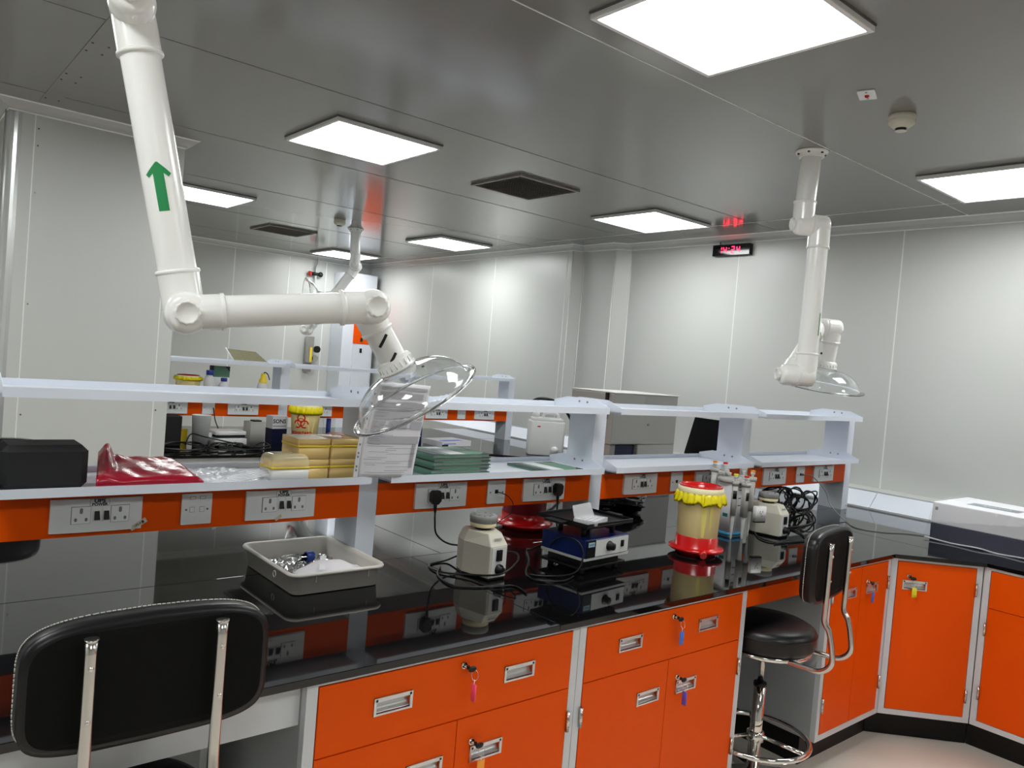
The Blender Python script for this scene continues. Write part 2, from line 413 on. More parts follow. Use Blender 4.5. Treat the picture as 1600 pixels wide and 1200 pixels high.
# ================================================================== CEILING LIGHTS
def make_light():
    t = thing('ceiling_light', 'x', 'ceiling light')
    g = MB(); g.box(-.320, .320, -.320, .320, -.007, 0); build('shadow_plate', g, 'lampgap', t)  # dark plate stands in for the black shadow line round the fixture
    f = MB(); w = .317; b = .018
    for (x0, x1, y0, y1) in ((-w, w, -w, -w + b), (-w, w, w - b, w), (-w, -w + b, -w + b, w - b), (w - b, w, -w + b, w - b)):
        f.box(x0, x1, y0, y1, -.026, -.007)
    build('frame', f, 'lampframe', t, bevel=.002)
    d = MB(); d.box(-w + b, w - b, -w + b, w - b, -.022, -.008); build('diffuser', d, 'lamp', t)
    return t
LX = (2.08, 4.53); LY = (1.55, 3.945, 6.60, 8.83)
EXTRA = ['above the camera to its left', 'over the left end of the near bench', 'behind the camera on its left', 'behind the camera', 'behind the camera by the right wall', 'far left of the column', 'far left of the camera']
labs = {(0, 0): 'large bright square ceiling light nearest the camera, cut off by the top of the picture',
        (0, 1): 'square ceiling light directly above the horizontal pipe of the near extraction arm',
        (0, 2): 'square ceiling light half hidden behind the pipe with the green arrow',
        (0, 3): 'square ceiling light behind the near extraction pipe, deep in the room',
        (1, 0): 'square ceiling light at the right edge of the picture beyond the smoke detector',
        (1, 1): 'square ceiling light to the left of the red digital clock',
        (1, 2): 'small square ceiling light beyond the large ceiling vent',
        (1, 3): 'farthest ceiling light, crossed by the pipe of the far extraction arm'}
L0 = make_light(); first = True
for i, x in enumerate(LX):
    for j, y in enumerate(LY):
        if (i, j) == (0, 3): continue
        o = L0 if first else copy_tree(L0); first = False
        o.location = (x, y, HC); o['label'] = labs[(i, j)]; o['group'] = 'square ceiling lights'
for k_, (x, y) in enumerate(((-.37, 1.55), (-.37, 3.945), (-.37, -0.85), (2.08, -0.85), (4.53, -0.85), (-2.2, 6.6), (-2.2, 1.55))):  # panels out of view, added to light the room
    o = copy_tree(L0); o.location = (x, y, HC); o['label'] = 'added unseen square ceiling light ' + EXTRA[k_]; o['group'] = 'square ceiling lights'
# ================================================================== VENTS
def make_vent():
    t = thing('ceiling_vent', 'x', 'ceiling vent')
    f = MB()
    for (x0, x1, y0, y1) in ((-.256, .256, -.256, -.236), (-.256, .256, .236, .256), (-.256, -.236, -.236, .236), (.236, .256, -.236, .236)):
        f.box(x0, x1, y0, y1, -.016, 0)
    build('frame', f, 'ventslat', t, bevel=.002)
    b = MB(); b.box(-.236, .236, -.236, .236, -.006, 0); build('backing', b, 'ventdark', t)
    s = MB()
    for k in range(16):
        y = -.225 + k * .03
        s.add([(-.236, y, -.013), (.236, y, -.013), (.236, y + .011, -.006), (-.236, y + .011, -.006), (-.236, y + .002, -.014), (.236, y + .002, -.014)],
              [(0, 1, 2, 3), (0, 4, 5, 1), (4, 3, 2, 5)])
    build('slats', s, 'ventslat', t, fix=False)
    return t
V0 = make_vent(); V0.location = (3.294, 3.97, HC); V0['label'] = 'large square louvred ceiling vent between the middle ceiling lights'; V0['group'] = 'ceiling vents'
V1 = copy_tree(V0); V1.location = (3.276, 7.78, HC); V1['label'] = 'farther louvred ceiling vent, above the back wall near the hidden light'
# ================================================================== SMOKE DETECTORS, INDICATOR
def make_det():
    t = thing('smoke_detector', 'x', 'smoke detector')
    b = MB(); b.lathe([(.0, 0), (.052, 0), (.053, -.012), (.050, -.022)], n=32); build('base', b, 'cream', t)
    h = MB(); h.lathe([(.050, -.020), (.052, -.036), (.030, -.054), (.024, -.056)], n=32); h.lathe([(.023, -.066), (.0, -.068)], n=32); build('head', h, 'cream', t)
    c = MB(); c.lathe([(.022, -.052), (.022, -.066)], n=24, m=0)
    for k in range(8):
        a = k * PI / 4; c.box(-.002, .002, -.0245, -.0215, -.066, -.055, 1)
    build('chamber', c, ['blackpl', 'cream'], t)
    return t
D0 = make_det(); D0.location = (3.265, 1.528, HC); D0['label'] = 'cream smoke detector on the ceiling beside the large light panel'
D1 = copy_tree(D0); D1.location = (3.272, 6.534, HC); D1['label'] = 'distant smoke detector on the ceiling beside the far extraction arm'
ip = thing('indicator_plate', 'small white ceiling plate with a red indicator lamp', 'indicator plate', (2.956, 1.528, HC), .35)
g = MB(); g.rbox(-.05, .05, -.032, .032, -.006, 0, .006); build('plate', g, 'plate', ip)
g = MB(); g.ball((0, 0, -.008), .009, (1, 1, .8), 12); build('lamp', g, 'red', ip)
for x in (-.035, .035): g = MB(); g.cone((x, 0, -.0075), (x, 0, -.005), .004, n=8); build('screw', g, 'hole', ip)

# ================================================================== DIGITAL CLOCK
ck = thing('digital_clock', 'black digital wall clock with red figures reading 14:24', 'clock', (5.37, 3.765, 2.70))
g = MB(); g.box(-.045, 0, -.175, .175, -.045, .045); build('case', g, 'glossblack', ck, bevel=.003)
SEG = {'1': 'bc', '4': 'fgbc', '2': 'abged'}
g = MB(); yy = .095
def seg(mb, yc, w, h, s):
    # figures on a face looking towards -x ; local right is -y
    def bar(a0, b0, a1, b1): mb.box(-.0465, -.0448, yc - max(a0, a1), yc - min(a0, a1), min(b0, b1), max(b0, b1))
    t = .0035; W2 = w / 2; H2 = h / 2
    d = {'a': (-W2, H2 - t, W2, H2 + t), 'g': (-W2, -t, W2, t), 'd': (-W2, -H2 - t, W2, -H2 + t), 'f': (-W2 - t, t * 2, -W2 + t, H2 - t),
         'b': (W2 - t, t * 2, W2 + t, H2 - t), 'e': (-W2 - t, -H2 + t, -W2 + t, -t * 2), 'c': (W2 - t, -H2 + t, W2 + t, -t * 2)}
    for c in s: bar(*d[c])
for ch, yc in (('1', .10), ('4', .055), ('2', -.02), ('4', -.07)): seg(g, yc, .026, .050, SEG[ch])
for z in (-.012, .012): g.box(-.0465, -.0448, .014, .020, z - .003, z + .003)
build('digits', g, 'led', ck)
g = MB(); g.tube([(-.02, .12, .044), (-.018, .125, .07), (-.02, .122, .105)], .003, 8); build('cord', g, 'blackpl', ck)

# ================================================================== EXTRACTION ARMS
def elbow(mb, c, axis, pdir, r, half, slen, ra):
    # one half of a swivel joint: drum along axis from c, rounded at the outer end, plus a socket sleeve along pdir
    ax = Vector(axis).normalized(); c = Vector(c)
    prof = [(r * 1.08, 0), (r * 1.12, .004), (r * 1.12, .010), (r * 1.08, .014), (r * 1.08, half * .70), (r * .98, half * .88), (r * .75, half * .98), (r * .4, half * 1.0), (.001, half * 1.0)]
    mb.lathe(prof, c, ax, 36)
    pc = c + ax * (half * .5); pd = Vector(pdir).normalized()
    mb.cone(pc, pc + pd * slen, ra * 1.07, ra * 1.09, 36, caps=False)
    mb.lathe([(ra * 1.09, 0), (ra * 1.16, .003), (ra * 1.16, .010), (ra * .99, .012)], pc + pd * (slen - .012), pd, 36)
    return pc
def knob(mb, c, axis, r=.030):
    ax = Vector(axis).normalized()
    def wob(t, k): return .0018 * math.cos(12 * t) if k < 3 else 0
    mb.lathe([(r * .9, 0), (r, .003), (r, .014), (r * .82, .018), (r * .80, .016), (.001, .016)], c, ax, 48, wob=wob)
def hood(parent, neck, ax, R=.181, dep=.105, rn=.052):
    ax = Vector(ax).normalized()
    prof = [(rn, 0), (rn + .004, .006), (R * .50, .016), (R * .66, .032), (R * .78, .053), (R * .86, .078), (R * .91, dep - .004), (R * .97, dep), (R, dep + .001)]
    # smooth the profile with a spline
    P = [Vector((a, b, 0)) for a, b in prof]; Q = []
    for i in range(len(P) - 1):
        p0 = P[max(i - 1, 0)]; p1 = P[i]; p2 = P[i + 1]; p3 = P[min(i + 2, len(P) - 1)]
        for k in range(4):
            t = k / 4; Q.append(0.5 * ((2 * p1) + (p2 - p0) * t + (2 * p0 - 5 * p1 + 4 * p2 - p3) * t * t + (3 * p1 - p0 - 3 * p2 + p3) * t ** 3))
    Q.append(P[-1])
    th = .0022
    outer = [(q.x, q.y) for q in Q]; inner = [(max(q.x - th, .001), q.y + th * .7) for q in Q[::-1]]
    g = MB(); g.lathe(outer + inner + [outer[0]], neck, ax, 64)
    build('hood', g, 'clear', parent)
    a, b, d = frame_of(ax); c = Vector(neck) + ax * (dep + .001)
    g = MB(); g.tube([c + a * (R * math.cos(t)) + b * (R * math.sin(t)) for t in [2 * PI * k / 64 for k in range(64)]], .0042, 10, closed=True, smooth=1)
    build('hood_rim', g, 'clear', parent)
def arm(label, base, J, kaxis, spec, neck_ax, r1, r2, sleeve=.115, mount=True, sticker=None, group='ceiling extraction arms', n_screws=6, hoodR=.181, slots=False, knobs=True, neck_len=.12):
    """spec: joint centres J1,e1,e2; kaxis: horizontal joint axis pointing to the knob side"""
    bx, by, bz = base
    t = thing('extraction_arm', label, 'extraction arm', (bx, by, HC), 0, group)
    O = Vector((bx, by, HC))
    def L(p): return Vector(p) - O
    K = Vector(kaxis).normalized(); half = .085; off = half * .5
    J1, E1, E2 = [L(p) for p in spec]
    NA = Vector(neck_ax).normalized()
    # ceiling mount
    g = MB(); g.lathe([(.001, 0), (.078, 0), (.080, -.004), (.074, -.012), (.060, -.014), (.060, -.030), (.052, -.034), (.052, -.02)], (0, 0, 0), (0, 0, 1), 40)
    build('mount_flange', g, 'pvc2', t)
    for k in range(n_screws):
        g = MB(); a = 2 * PI * k / n_screws + .3; g.cone((.064 * math.cos(a), .064 * math.sin(a), -.019), (.064 * math.cos(a), .064 * math.sin(a), -.012), .006, n=6)
        build('screw', g, 'blackpl', t)
    top = J1 + K * off
    g = MB(); g.cone((0, 0, -.01), top + Vector((0, 0, .05)), r1, n=40, caps=False); build('drop_pipe', g, 'pvc', t)
    g = MB(); elbow(g, J1, K, Vector((0, 0, 1)) if True else 0, r1 * 1.02, half, sleeve, r1); e = build('elbow', g, 'pvc2', t)
    kb = MB(); knob(kb, J1 + K * half, K); build('knob', kb, 'knob', e)
    a1 = J1 - K * off; b1 = E1 - K * off
    d1 = (b1 - a1).normalized()
    g = MB(); elbow(g, J1, -K, d1, r1 * 1.02, half, sleeve, r1); build('elbow', g, 'pvc2', t)
    g = MB(); g.cone(a1 + d1 * .04, b1 - d1 * .04, r1, n=40, caps=False); p1 = build('upper_pipe', g, 'pvc', t)
    g = MB(); elbow(g, E1, -K, -d1, r1 * 1.02, half, sleeve, r1); build('elbow', g, 'pvc2', t)
    a2 = E1 + K * off; b2 = E2 + K * off; d2 = (b2 - a2).normalized()
    g = MB(); elbow(g, E1, K, d2, r1 * 1.02, half, sleeve * .8, r2); e = build('elbow', g, 'pvc2', t)
    kb = MB(); knob(kb, E1 + K * half, K); build('knob', kb, 'knob', e)
    g = MB(); g.cone(a2 + d2 * .04, b2 - d2 * .04, r2, n=40, caps=False); build('lower_pipe', g, 'pvc', t)
    g = MB(); elbow(g, E2, K, -d2, r2 * 1.06, half, sleeve * .8, r2); e = build('elbow', g, 'pvc2', t)
    kb = MB(); knob(kb, E2 + K * half, K); build('knob', kb, 'knob', e)
    c3 = E2 - K * off
    g = MB(); elbow(g, E2, -K, NA, r2 * 1.06, half, sleeve * .7, r2); build('elbow', g, 'pvc2', t)
    nk = c3 + NA * (sleeve * .7 + neck_len)
    g = MB(); g.cone(c3 + NA * .04, nk, r2 * .97, n=40, caps=False)
    g.lathe([(r2 * .97, 0), (r2 * 1.22, .006), (r2 * 1.26, .03), (r2 * 1.36, .034), (r2 * 1.36, .040), (r2 * .9, .041)], nk - NA * .034, NA, 40)
    for k in range(20):
        a, b, d = frame_of(NA); th = 2 * PI * k / 20; rr = r2 * 1.25
        p = nk - NA * .022 + a * (rr * math.cos(th)) + b * (rr * math.sin(th)); g.cone(p, p + NA * .018, .0022, n=6)
    build('hood_neck', g, 'pvc', t)
    # small black damper marks on the neck
    a, b, d = frame_of(NA); vdir = (Vector((0, 0, 1.66)) - Vector((0, 0, 0)) - (O + c3)).normalized(); vdir = (vdir - NA * vdir.dot(NA)).normalized(); sd = NA.cross(vdir)
    mid = c3 + NA * (sleeve * .7 + neck_len * .45)
    if not slots:
        g = MB(); p = mid + sd * (r2 * .8) + vdir * (r2 * .55); g.ball(p, .007, (1, 1, 1), 10); build('damper_screw', g, 'blackpl', t)
    for s in ((-1, 1) if slots else ()):
        pts = []
        for k in range(4):
            th = (-.25 + .14 * k) * s + s * .05
            ph = .35 + k * .08
            pts.append(mid + NA * (s * .018 + .008 * k * s) + (vdir * math.cos(th * 2) + sd * math.sin(th * 2)) * (r2 * .985))
        g = MB(); g.tube(pts, .0045, 6); build('damper_slot', g, 'blackpl', t)
    hood(t, nk + NA * .004, NA, hoodR)
    return t, O, a1, d1, p1

def arc_decal(org, axis_dir, r, ang0, polys, toward, mat_name, parent, name):
    """flat shapes wrapped on a pipe: polys in (s across, h along axis)"""
    d = Vector(axis_dir).normalized(); t = Vector(toward); t = (t - d * t.dot(d)).normalized(); s = d.cross(t)
    g = MB()
    for poly in polys:
        # subdivide quads across
        (s0, h0), (s1, h1), (s2, h2), (s3, h3) = poly; N = 8; v = []; fs = []
        for k in range(N + 1):
            u = k / N
            for q in range(N + 1):
                w = q / N
                ss = (s0 * (1 - u) + s1 * u) * (1 - w) + (s3 * (1 - u) + s2 * u) * w
                hh = (h0 * (1 - u) + h1 * u) * (1 - w) + (h3 * (1 - u) + h2 * u) * w; th = ss / r + ang0
                v.append(Vector(org) + d * hh + (t * math.cos(th) + s * math.sin(th)) * (r + .0009))
        fs = [(k * (N + 1) + q, (k + 1) * (N + 1) + q, (k + 1) * (N + 1) + q + 1, k * (N + 1) + q + 1) for k in range(N) for q in range(N)]
        g.add(v, fs, 0, True)
    return build(name, g, mat_name, parent, fix=False)

kn = (-.25, -.97, 0)
t1, O1, a1, d1, p1 = arm('white swivel-jointed ceiling extraction arm with green arrow and clear hood, nearest the camera', (.445, 2.05, HC), None, kn,
    [(.467, 2.121, 2.456), (.631, 2.078, 1.712), (1.09, 1.96, 1.778)], (.552, -.12, -.83), .048, .042, neck_len=.118, hoodR=.200, slots=True)
arc_decal(a1 + d1 * .437, d1, .048, 0.12, [[(-.0125, .066), (.0125, .066), (.0125, -.03), (-.0125, -.03)]], Vector((0, 0, 1.66)) - O1 - a1, 'green', p1, 'arrow_sticker')
arc_decal(a1 + d1 * .437, d1, .048, 0.12, [[(-.031, -.026), (-.024, -.018), (.006, -.042), (-.001, -.056)], [(.001, -.056), (-.006, -.042), (.024, -.018), (.031, -.026)],
                                        [(-.008, -.045), (.008, -.045), (.013, -.028), (-.013, -.028)]], Vector((0, 0, 1.66)) - O1 - a1, 'green', p1, 'arrow_sticker')
kr = (-.768, .64, 0)
t2, O2, a2, d2, p2 = arm('white ceiling extraction arm hanging before the right wall with a clear round hood', (3.545, 2.085, HC), None, kr,
    [(3.570, 2.066, 2.452), (3.545, 2.055, 1.706), (3.930, 2.138, 1.976)], (.06, .14, -1.0), .048, .042, neck_len=.130, hoodR=.213)
arc_decal(a2 + d2 * .47, d2, .048, -0.95, [[(-.005, .075), (.002, .075), (.002, -.035), (-.005, -.035)], [(-.020, -.012), (-.016, -.018), (.0, -.040), (-.004, -.036)]],
          Vector((0, 0, 1.66)) - O2 - a2, 'green', p2, 'number_sticker')
t3, O3, a3, d3, p3 = arm('distant white ceiling extraction arm folded over the far bench', (3.61, 6.86, HC), None, (-.64, -.77, 0),
    [(3.66, 6.90, 2.46), (3.27, 7.05, 1.80), (3.40, 6.85, 2.13)], (-.85, .2, -.10), .048, .042, neck_len=.05)

# ================================================================== WORKTOPS (black granite slabs)
FR = 1.604
def slab(name_label, poly, loc=(0, 0, 0), group=None):
    g = MB(); g.prism(poly, WT - .0195, WT)
    o = solo('granite_worktop', name_label, 'worktop', g, 'granite', group=group, bevel=.0016)
    return o
slab('polished black granite slab at the left front of the near bench, under the grey tray', [(-1.2, FR), (1.604, FR), (1.604, 2.420), (-1.2, 2.420)])
slab('polished black granite slab in the middle front of the near bench, under the yellow bucket', [(1.6052, FR), (3.79, FR), (4.085, 1.309), (4.115, 1.36), (4.115, 1.37), (4.115, 2.420), (1.6052, 2.420)])
slab('black granite slab behind the left half of the shelf rack, reflecting the column', [(-1.2, 2.4212), (1.74, 2.4212), (1.74, 3.24), (-1.2, 3.24)])
slab('black granite slab behind the right half of the shelf rack, under the black bag', [(1.7412, 2.4212), (4.115, 2.4212), (4.115, 3.52), (3.835, 3.24), (1.7412, 3.24)])
slab('black granite slab along the right wall, under the wrapped box', [(4.088, -1.4), (5.02, -1.4), (5.02, 2.42), (4.118, 2.42), (4.118, 1.36), (4.088, 1.306)])
slab('black granite slab along the right wall beyond the rack, under the grey instrument', [(4.118, 2.4212), (5.02, 2.4212), (5.02, 4.72), (4.085, 4.72), (4.085, 3.50), (4.118, 3.53)])
FD = 3.40
slab('black granite slab of the far bench beside the column, under the tangled cables', [(1.46, FR + FD), (3.30, FR + FD), (3.30, 2.42 + FD), (1.46, 2.42 + FD)])
slab('black granite slab at the far bench corner, under the white jerrycan', [(3.303, FR + FD), (3.79, FR + FD), (4.085, 4.723), (5.02, 4.723), (5.02, 2.42 + FD), (3.303, 2.42 + FD)])
slab('black granite slab behind the far shelf rack', [(1.46, 2.423 + FD), (5.02, 2.423 + FD), (5.02, 3.24 + FD), (1.46, 3.24 + FD)])

# ================================================================== CABINETS
FY = 1.625
def handle(x, z, y, parent, w=.112, h=.045):
    g = MB(); x0, x1, z0, z1 = x - w / 2, x + w / 2, z - h / 2, z + h / 2
    g.box(x0, x1, y - .004, y + .001, z1 - .010, z1); g.box(x0, x1, y - .003, y + .001, z0, z0 + .005)
    g.box(x0, x0 + .007, y - .0035, y + .001, z0, z1); g.box(x1 - .007, x1, y - .0035, y + .001, z0, z1)
    # recessed scoop
    N = 8; P = [(y - .0025, z1 - .010)]
    for k in range(N + 1):
        t = PI * k / N; P.append((y - .001 + .012 * math.sin(t) * (1 if k else 0), z1 - .012 - (h - .020) * k / N))
    for k in range(len(P) - 1):
        (ya, za), (yb, zb) = P[k], P[k + 1]
        g.add([(x0 + .007, ya, za), (x1 - .007, ya, za), (x1 - .007, yb, zb), (x0 + .007, yb, zb)], [(0, 1, 2, 3)], 0, True)
    for xx in (x0 + .007, x1 - .007): g.box(xx - .003, xx + .003, y - .0045, y - .002, z1 - .009, z1 - .003, 1)
    return build('handle', g, ['alu', 'blackpl'], parent, fix=False)
def hinge(x, z, y, parent, h=.062):
    g = MB(); g.cone((x, y - .006, z - h / 2), (x, y - .006, z + h / 2), .0052, n=12)
    for k in range(1, 4): g.cone((x, y - .006, z - h / 2 + k * h / 4 - .001), (x, y - .006, z - h / 2 + k * h / 4 + .001), .0057, n=12)
    g.box(x - .004, x + .004, y - .003, y + .002, z - h / 2, z + h / 2)
    return build('hinge', g, 'steel', parent)
def split_front(name, x0, x1, z0, z1, y, parent, hs, lock=None):
    """front board with any number of handle recesses hs=[(x,z)], all at the same height"""
    g = MB(); cuts = sorted(hs); z = cuts[0][1] if cuts else 0; xs = x0
    for (hx, hz) in cuts:
        a, b = hx - .049, hx + .049
        g.box(xs, a, y, y + .018, z0, z1); g.box(a, b, y, y + .018, z0, hz - .018); g.box(a, b, y, y + .018, hz + .013, z1); xs = b
    g.box(xs, x1, y, y + .018, z0, z1)
    o = build(name, g, 'orange', parent)
    for (hx, hz) in cuts: handle(hx, hz, y, o)
    if lock:
        l = MB(); l.cone((lock[0], y - .006, lock[1]), (lock[0], y + .001, lock[1]), .0085, .010, 20); l.box(lock[0] - .001, lock[0] + .001, y - .0066, y - .006, lock[1] - .005, lock[1] + .005, 1)
        build('lock', l, ['chrome', 'blackpl'], o)
    return o
def full_cabinet(label, W_, loc, rz=0, drawer=True, doors=2, dep=.56, ch=None, group='orange laboratory cabinets', dlock=True, rlock=True, zb=.125, kx=(0, 0)):
    """drawer with two handles over two doors; local x 0..W_"""
    t = thing('cabinet', label, 'cabinet', loc, rz, group)
    b = MB(); zt = .880; fw = .028; zt2 = zt - .002
    b.box(0, .018, .024, dep, zb, zt2, 1); b.box(W_ - .018, W_, .024, dep, zb, zt2, 1)
    b.box(.018, W_ - .018, dep - .01, dep, zb, zt2, 1); b.box(.018, W_ - .018, .024, dep - .01, zb, zb + .018, 1)
    b.box(0, fw, 0, .024, zb, zt2); b.box(W_ - fw, W_, 0, .024, zb, zt2)
    b.box(fw, W_ - fw, 0, .024, zt - .0135, zt2); b.box(fw, W_ - fw, 0, .024, zb, zb + .026)
    b.box(fw, W_ - fw, .018, .024, zb + .026, zt - .0135, 2)
    build('body', b, ['frame', 'greypanel', 'orange_gap'], t)
    g = MB(); g.box(-kx[0], W_ + kx[1], .068, .068 + .02, 0, zb - .0005); g.box(.0, W_, .088, dep, 0, zb - .001); build('kickboard', g, 'kick', t)
    x0, x1, zlo, zhi = fw + .003, W_ - fw - .003, zb + .029, zt - .0165; zd = .690; y = -.0015; mid = W_ / 2
    top = zhi
    if drawer:
        split_front('drawer', x0, x1, zd + .0018, zhi, y, t, [(mid - .208, .782), (mid + .208, .782)] if W_ > .7 else [(mid, .782)], lock=(mid + .006, .838) if dlock else None)
        top = zd - .0018
    hz = .582 if drawer else .755
    if doors == 2:
        o1 = split_front('door', x0, mid - .0015, zlo, top, y, t, [(mid - .0975, hz)]); o2 = split_front('door', mid + .0015, x1, zlo, top, y, t, [(mid + .106, hz)], lock=(mid + .052, hz + .037) if rlock else None)
        for zz in (top - .10, zlo + .13): hinge(x0 - .004, zz, y, o1); hinge(x1 + .004, zz, y, o2)
    elif doors == 1:
        o2 = split_front('door', x0, x1, zlo, top, y, t, [(x0 + .082, hz)], lock=(x0 + .052, hz + .042) if rlock else None)
        for zz in (top - .10, zlo + .10): hinge(x1 + .004, zz, y, o2)
    return t
full_cabinet('orange cabinet with a pink-tagged key in its drawer, nearest the camera', .888, (.822, FY, 0))
full_cabinet('orange cabinet with a blue-tagged key in its drawer, left of the round stool', .888, (1.712, FY, 0))
full_cabinet('narrow orange cabinet right of the round stool with a blue-tagged key', .580, (3.222, FY, 0), drawer=False, kx=(0, .0282))
full_cabinet('diagonal orange corner cabinet with a yellow-tagged key', .418, (3.806, FY, 0), -PI / 4, drawer=False, doors=1, dep=.20, kx=(.0282, .0282))
full_cabinet('orange cabinet with a drawer at the right edge of the picture', .888, (4.104, 1.326, 0), -PI / 2, kx=(.0282, 0), rlock=False, dlock=False, dep=.50)
full_cabinet('orange cabinet along the right wall, mostly outside the picture', .888, (4.104, .436, 0), -PI / 2, rlock=False, dlock=False, dep=.50)
# kneeholes: apron, back and side boards
def kneehole(label, x0, x1, y, z0, m, parts=()):
    t = thing('bench_kneehole', label, 'bench kneehole', (x0, y, 0))
    g = MB(); g.box(0, x1 - x0, 0, .020, z0, .879); build('apron', g, m, t)
    g = MB(); g.box(0, x1 - x0, .53, .545, 0, .879); build('back_board', g, 'greypanel', t)
    for x in parts: g = MB(); g.box(x, x + .018, .30, .529, 0, .770); build('side_board', g, 'greypanel', t)
    return t
kneehole('kneehole with a white apron rail under the worktop behind the near stool', -1.2, .8205, 1.655, .770, 'frame', (1.905,))
kneehole('kneehole with an orange apron rail over the round-seated stool', 2.602, 3.220, 1.632, .802, 'orange')
g = MB(); g.box(-1.2, 4.08, 2.4, 2.415, 0, .879)
solo('bench_divider', 'grey divider board running inside the near bench', 'support panel', g, 'greypanel')
# far bench cabinets
full_cabinet('orange cabinet of the far bench seen just above the near shelf', .888, (2.08, FY + FD, 0), group='orange laboratory cabinets')
full_cabinet('orange cabinet of the far bench left of its diagonal corner', .818, (2.972, FY + FD, 0))
full_cabinet('diagonal orange corner cabinet of the far bench', .418, (3.806, FY + FD, 0), -PI / 4, drawer=False, doors=1, dep=.20, kx=(.0282, .0282))
kneehole('kneehole with a white apron rail on the far bench beside the column', 1.48, 2.078, 1.655 + FD, .770, 'frame')
g = MB(); g.box(1.48, 5.0, 2.4 + FD, 2.415 + FD, 0, .879); solo('bench_divider', 'grey divider board inside the far bench', 'support panel', g, 'greypanel')
g = MB(); g.box(4.12, 4.135, 2.45, 4.6, .125, .879); solo('bench_divider', 'grey front board of the right wall bench beyond the rack', 'support panel', g, 'greypanel')

# keys with tags
def key(label, lock, tagmat, rz=0, tagw=.020, tagh=.046, edge=False, drop=.030, swing=0.0, group='keys with plastic tags'):
    x, y, z = lock
    t = thing('key', label, 'key', (x, y, z), rz, group)
    g = MB(); g.cone((0, -.0072, 0), (0, -.016, 0), .003, n=10, m=1)
    g.ball((.014, -.022, -.006), .011, (1.25, .45, .75), 16); g.box(-.001, .006, -.020, -.014, -.005, .004)
    build('key_bow', g, ['blackpl', 'chrome'], t)
    g = MB(); c = (.022, -.024, -.024); g.tube([(c[0] + .011 * math.cos(a), c[1] + .004 * math.sin(a), c[2] + .013 * math.sin(a)) for a in [2 * PI * k / 14 for k in range(14)]], .0008, 6, closed=True, smooth=1)
    build('key_ring', g, 'chrome', t)
    g = MB(); zt = -.036 - drop * .4
    w, th = (.0045, .018) if edge else (tagw, .0035)
    cx = .022 + swing
    g.tube([(.022, -.024, -.036), (cx, -.024, zt - .002)], .001, 6, m=1)
    g.rbox(cx - w / 2, cx + w / 2, -.024 - th / 2, -.024 + th / 2, zt - tagh, zt, min(w, th) * .3)
    build('key_tag', g, [tagmat, 'plate'], t)
    return t
ky = FY - .0015
key('key with a narrow pink tag in the drawer lock nearest the camera', (1.272, ky, .838), 'pink', edge=True)
key('key with a blue tag in the drawer lock left of the round stool', (2.162, ky, .838), 'bluetag')
key('key with an orange tag in the door lock of the nearest cabinet', (1.318, ky, .619), 'orangetag', tagw=.024)
key('key with a narrow violet tag in the door lock left of the round stool', (2.208, ky, .619), 'violettag', edge=True)
key('key with a blue tag in the narrow cabinet door right of the stool', (3.222 + .342, ky, .792), 'bluetag', tagw=.022)
_s = .028 + .003 + .052
key('key with a bright yellow tag in the diagonal corner cabinet', (3.806 + _s * .7071 - .001, FY - _s * .7071 - .001, .797), 'yellowtag', rz=-PI / 4, tagw=.022)

# ================================================================== SHELF RACKS
PX = [1.338 - 1.142, 1.338, 2.477, 3.616, 4.762]
PY0, PY1 = 2.373, 2.530
def rack(label, loc, xs, ends=None):
    t = thing('shelf_rack', label, 'shelf rack', loc)
    for x in xs:
        g = MB(); g.box(x, x + .073, PY0, PY1, WT + .0005, 1.50)
        for (yy, zz) in ((PY0 - .001, .925),): g.cone((x + .058, yy, zz), (x + .058, PY0, zz), .004, n=8, m=1)
        build('post', g, ['white', 'blackpl'], t, bevel=.002)
    for i, x in enumerate(xs[:-1]):
        x0 = x + .073 + .002; x1 = xs[i + 1] + .002
        sx0, sx1 = x + .0745, xs[i + 1] - .0015
        if i == 0: sx0 = x + .076
        # panel
        g = MB(); g.box(x + .073, xs[i + 1], PY0, PY0 + .003, 1.079, 1.192); g.box(x + .073, xs[i + 1], PY0 + .003, PY1, 1.080, 1.191, 1)
        build('service_panel', g, ['orange', 'greypanel'], t)
        for nm, z0, z1 in (('lower_shelf', 1.207, 1.232), ('upper_shelf', 1.466, 1.492)):
            g = MB(); ya, yb = 2.289, 2.640
            g.box(sx0, sx1, ya, ya + .0025, z0, z1); g.box(sx0, sx1, ya + .0025, yb, z0 + .004, z0 + .0065)
            g.box(sx0, sx1, ya + .002, ya + .012, z0, z0 + .004)
            g.box(sx0, sx1, yb, yb + .0025, z0, z1)
            # gable brackets at both ends
            for xx, s in ((sx0, 1), (sx1 - .0025, -1)):
                P = [(ya + .002, z0 + .002), (ya + .002, z1), (ya + .085, z1 + .030), (yb - .085, z1 + .030), (yb, z1 + .010), (yb, z0 + .002)]
                g.prism(P, xx, xx + .0025, 0, 'x')
                for yy in (2.425, 2.475):
                    g.cone((xx - (.0018 if s < 0 else -.0025), yy, z1 + .014), (xx + (.0043 if s > 0 else 0), yy, z1 + .014), .005, n=8, m=1)
            build(nm, g, ['white', 'inkgrey'], t)
        # shelf carrier under each shelf end
    return t
rack('white metal two-tier shelf rack with orange socket panel along the near bench', (0, 0, 0), PX)
rack('white metal two-tier shelf rack with orange socket panel on the far bench', (0, FD - .04, 0), PX[1:])

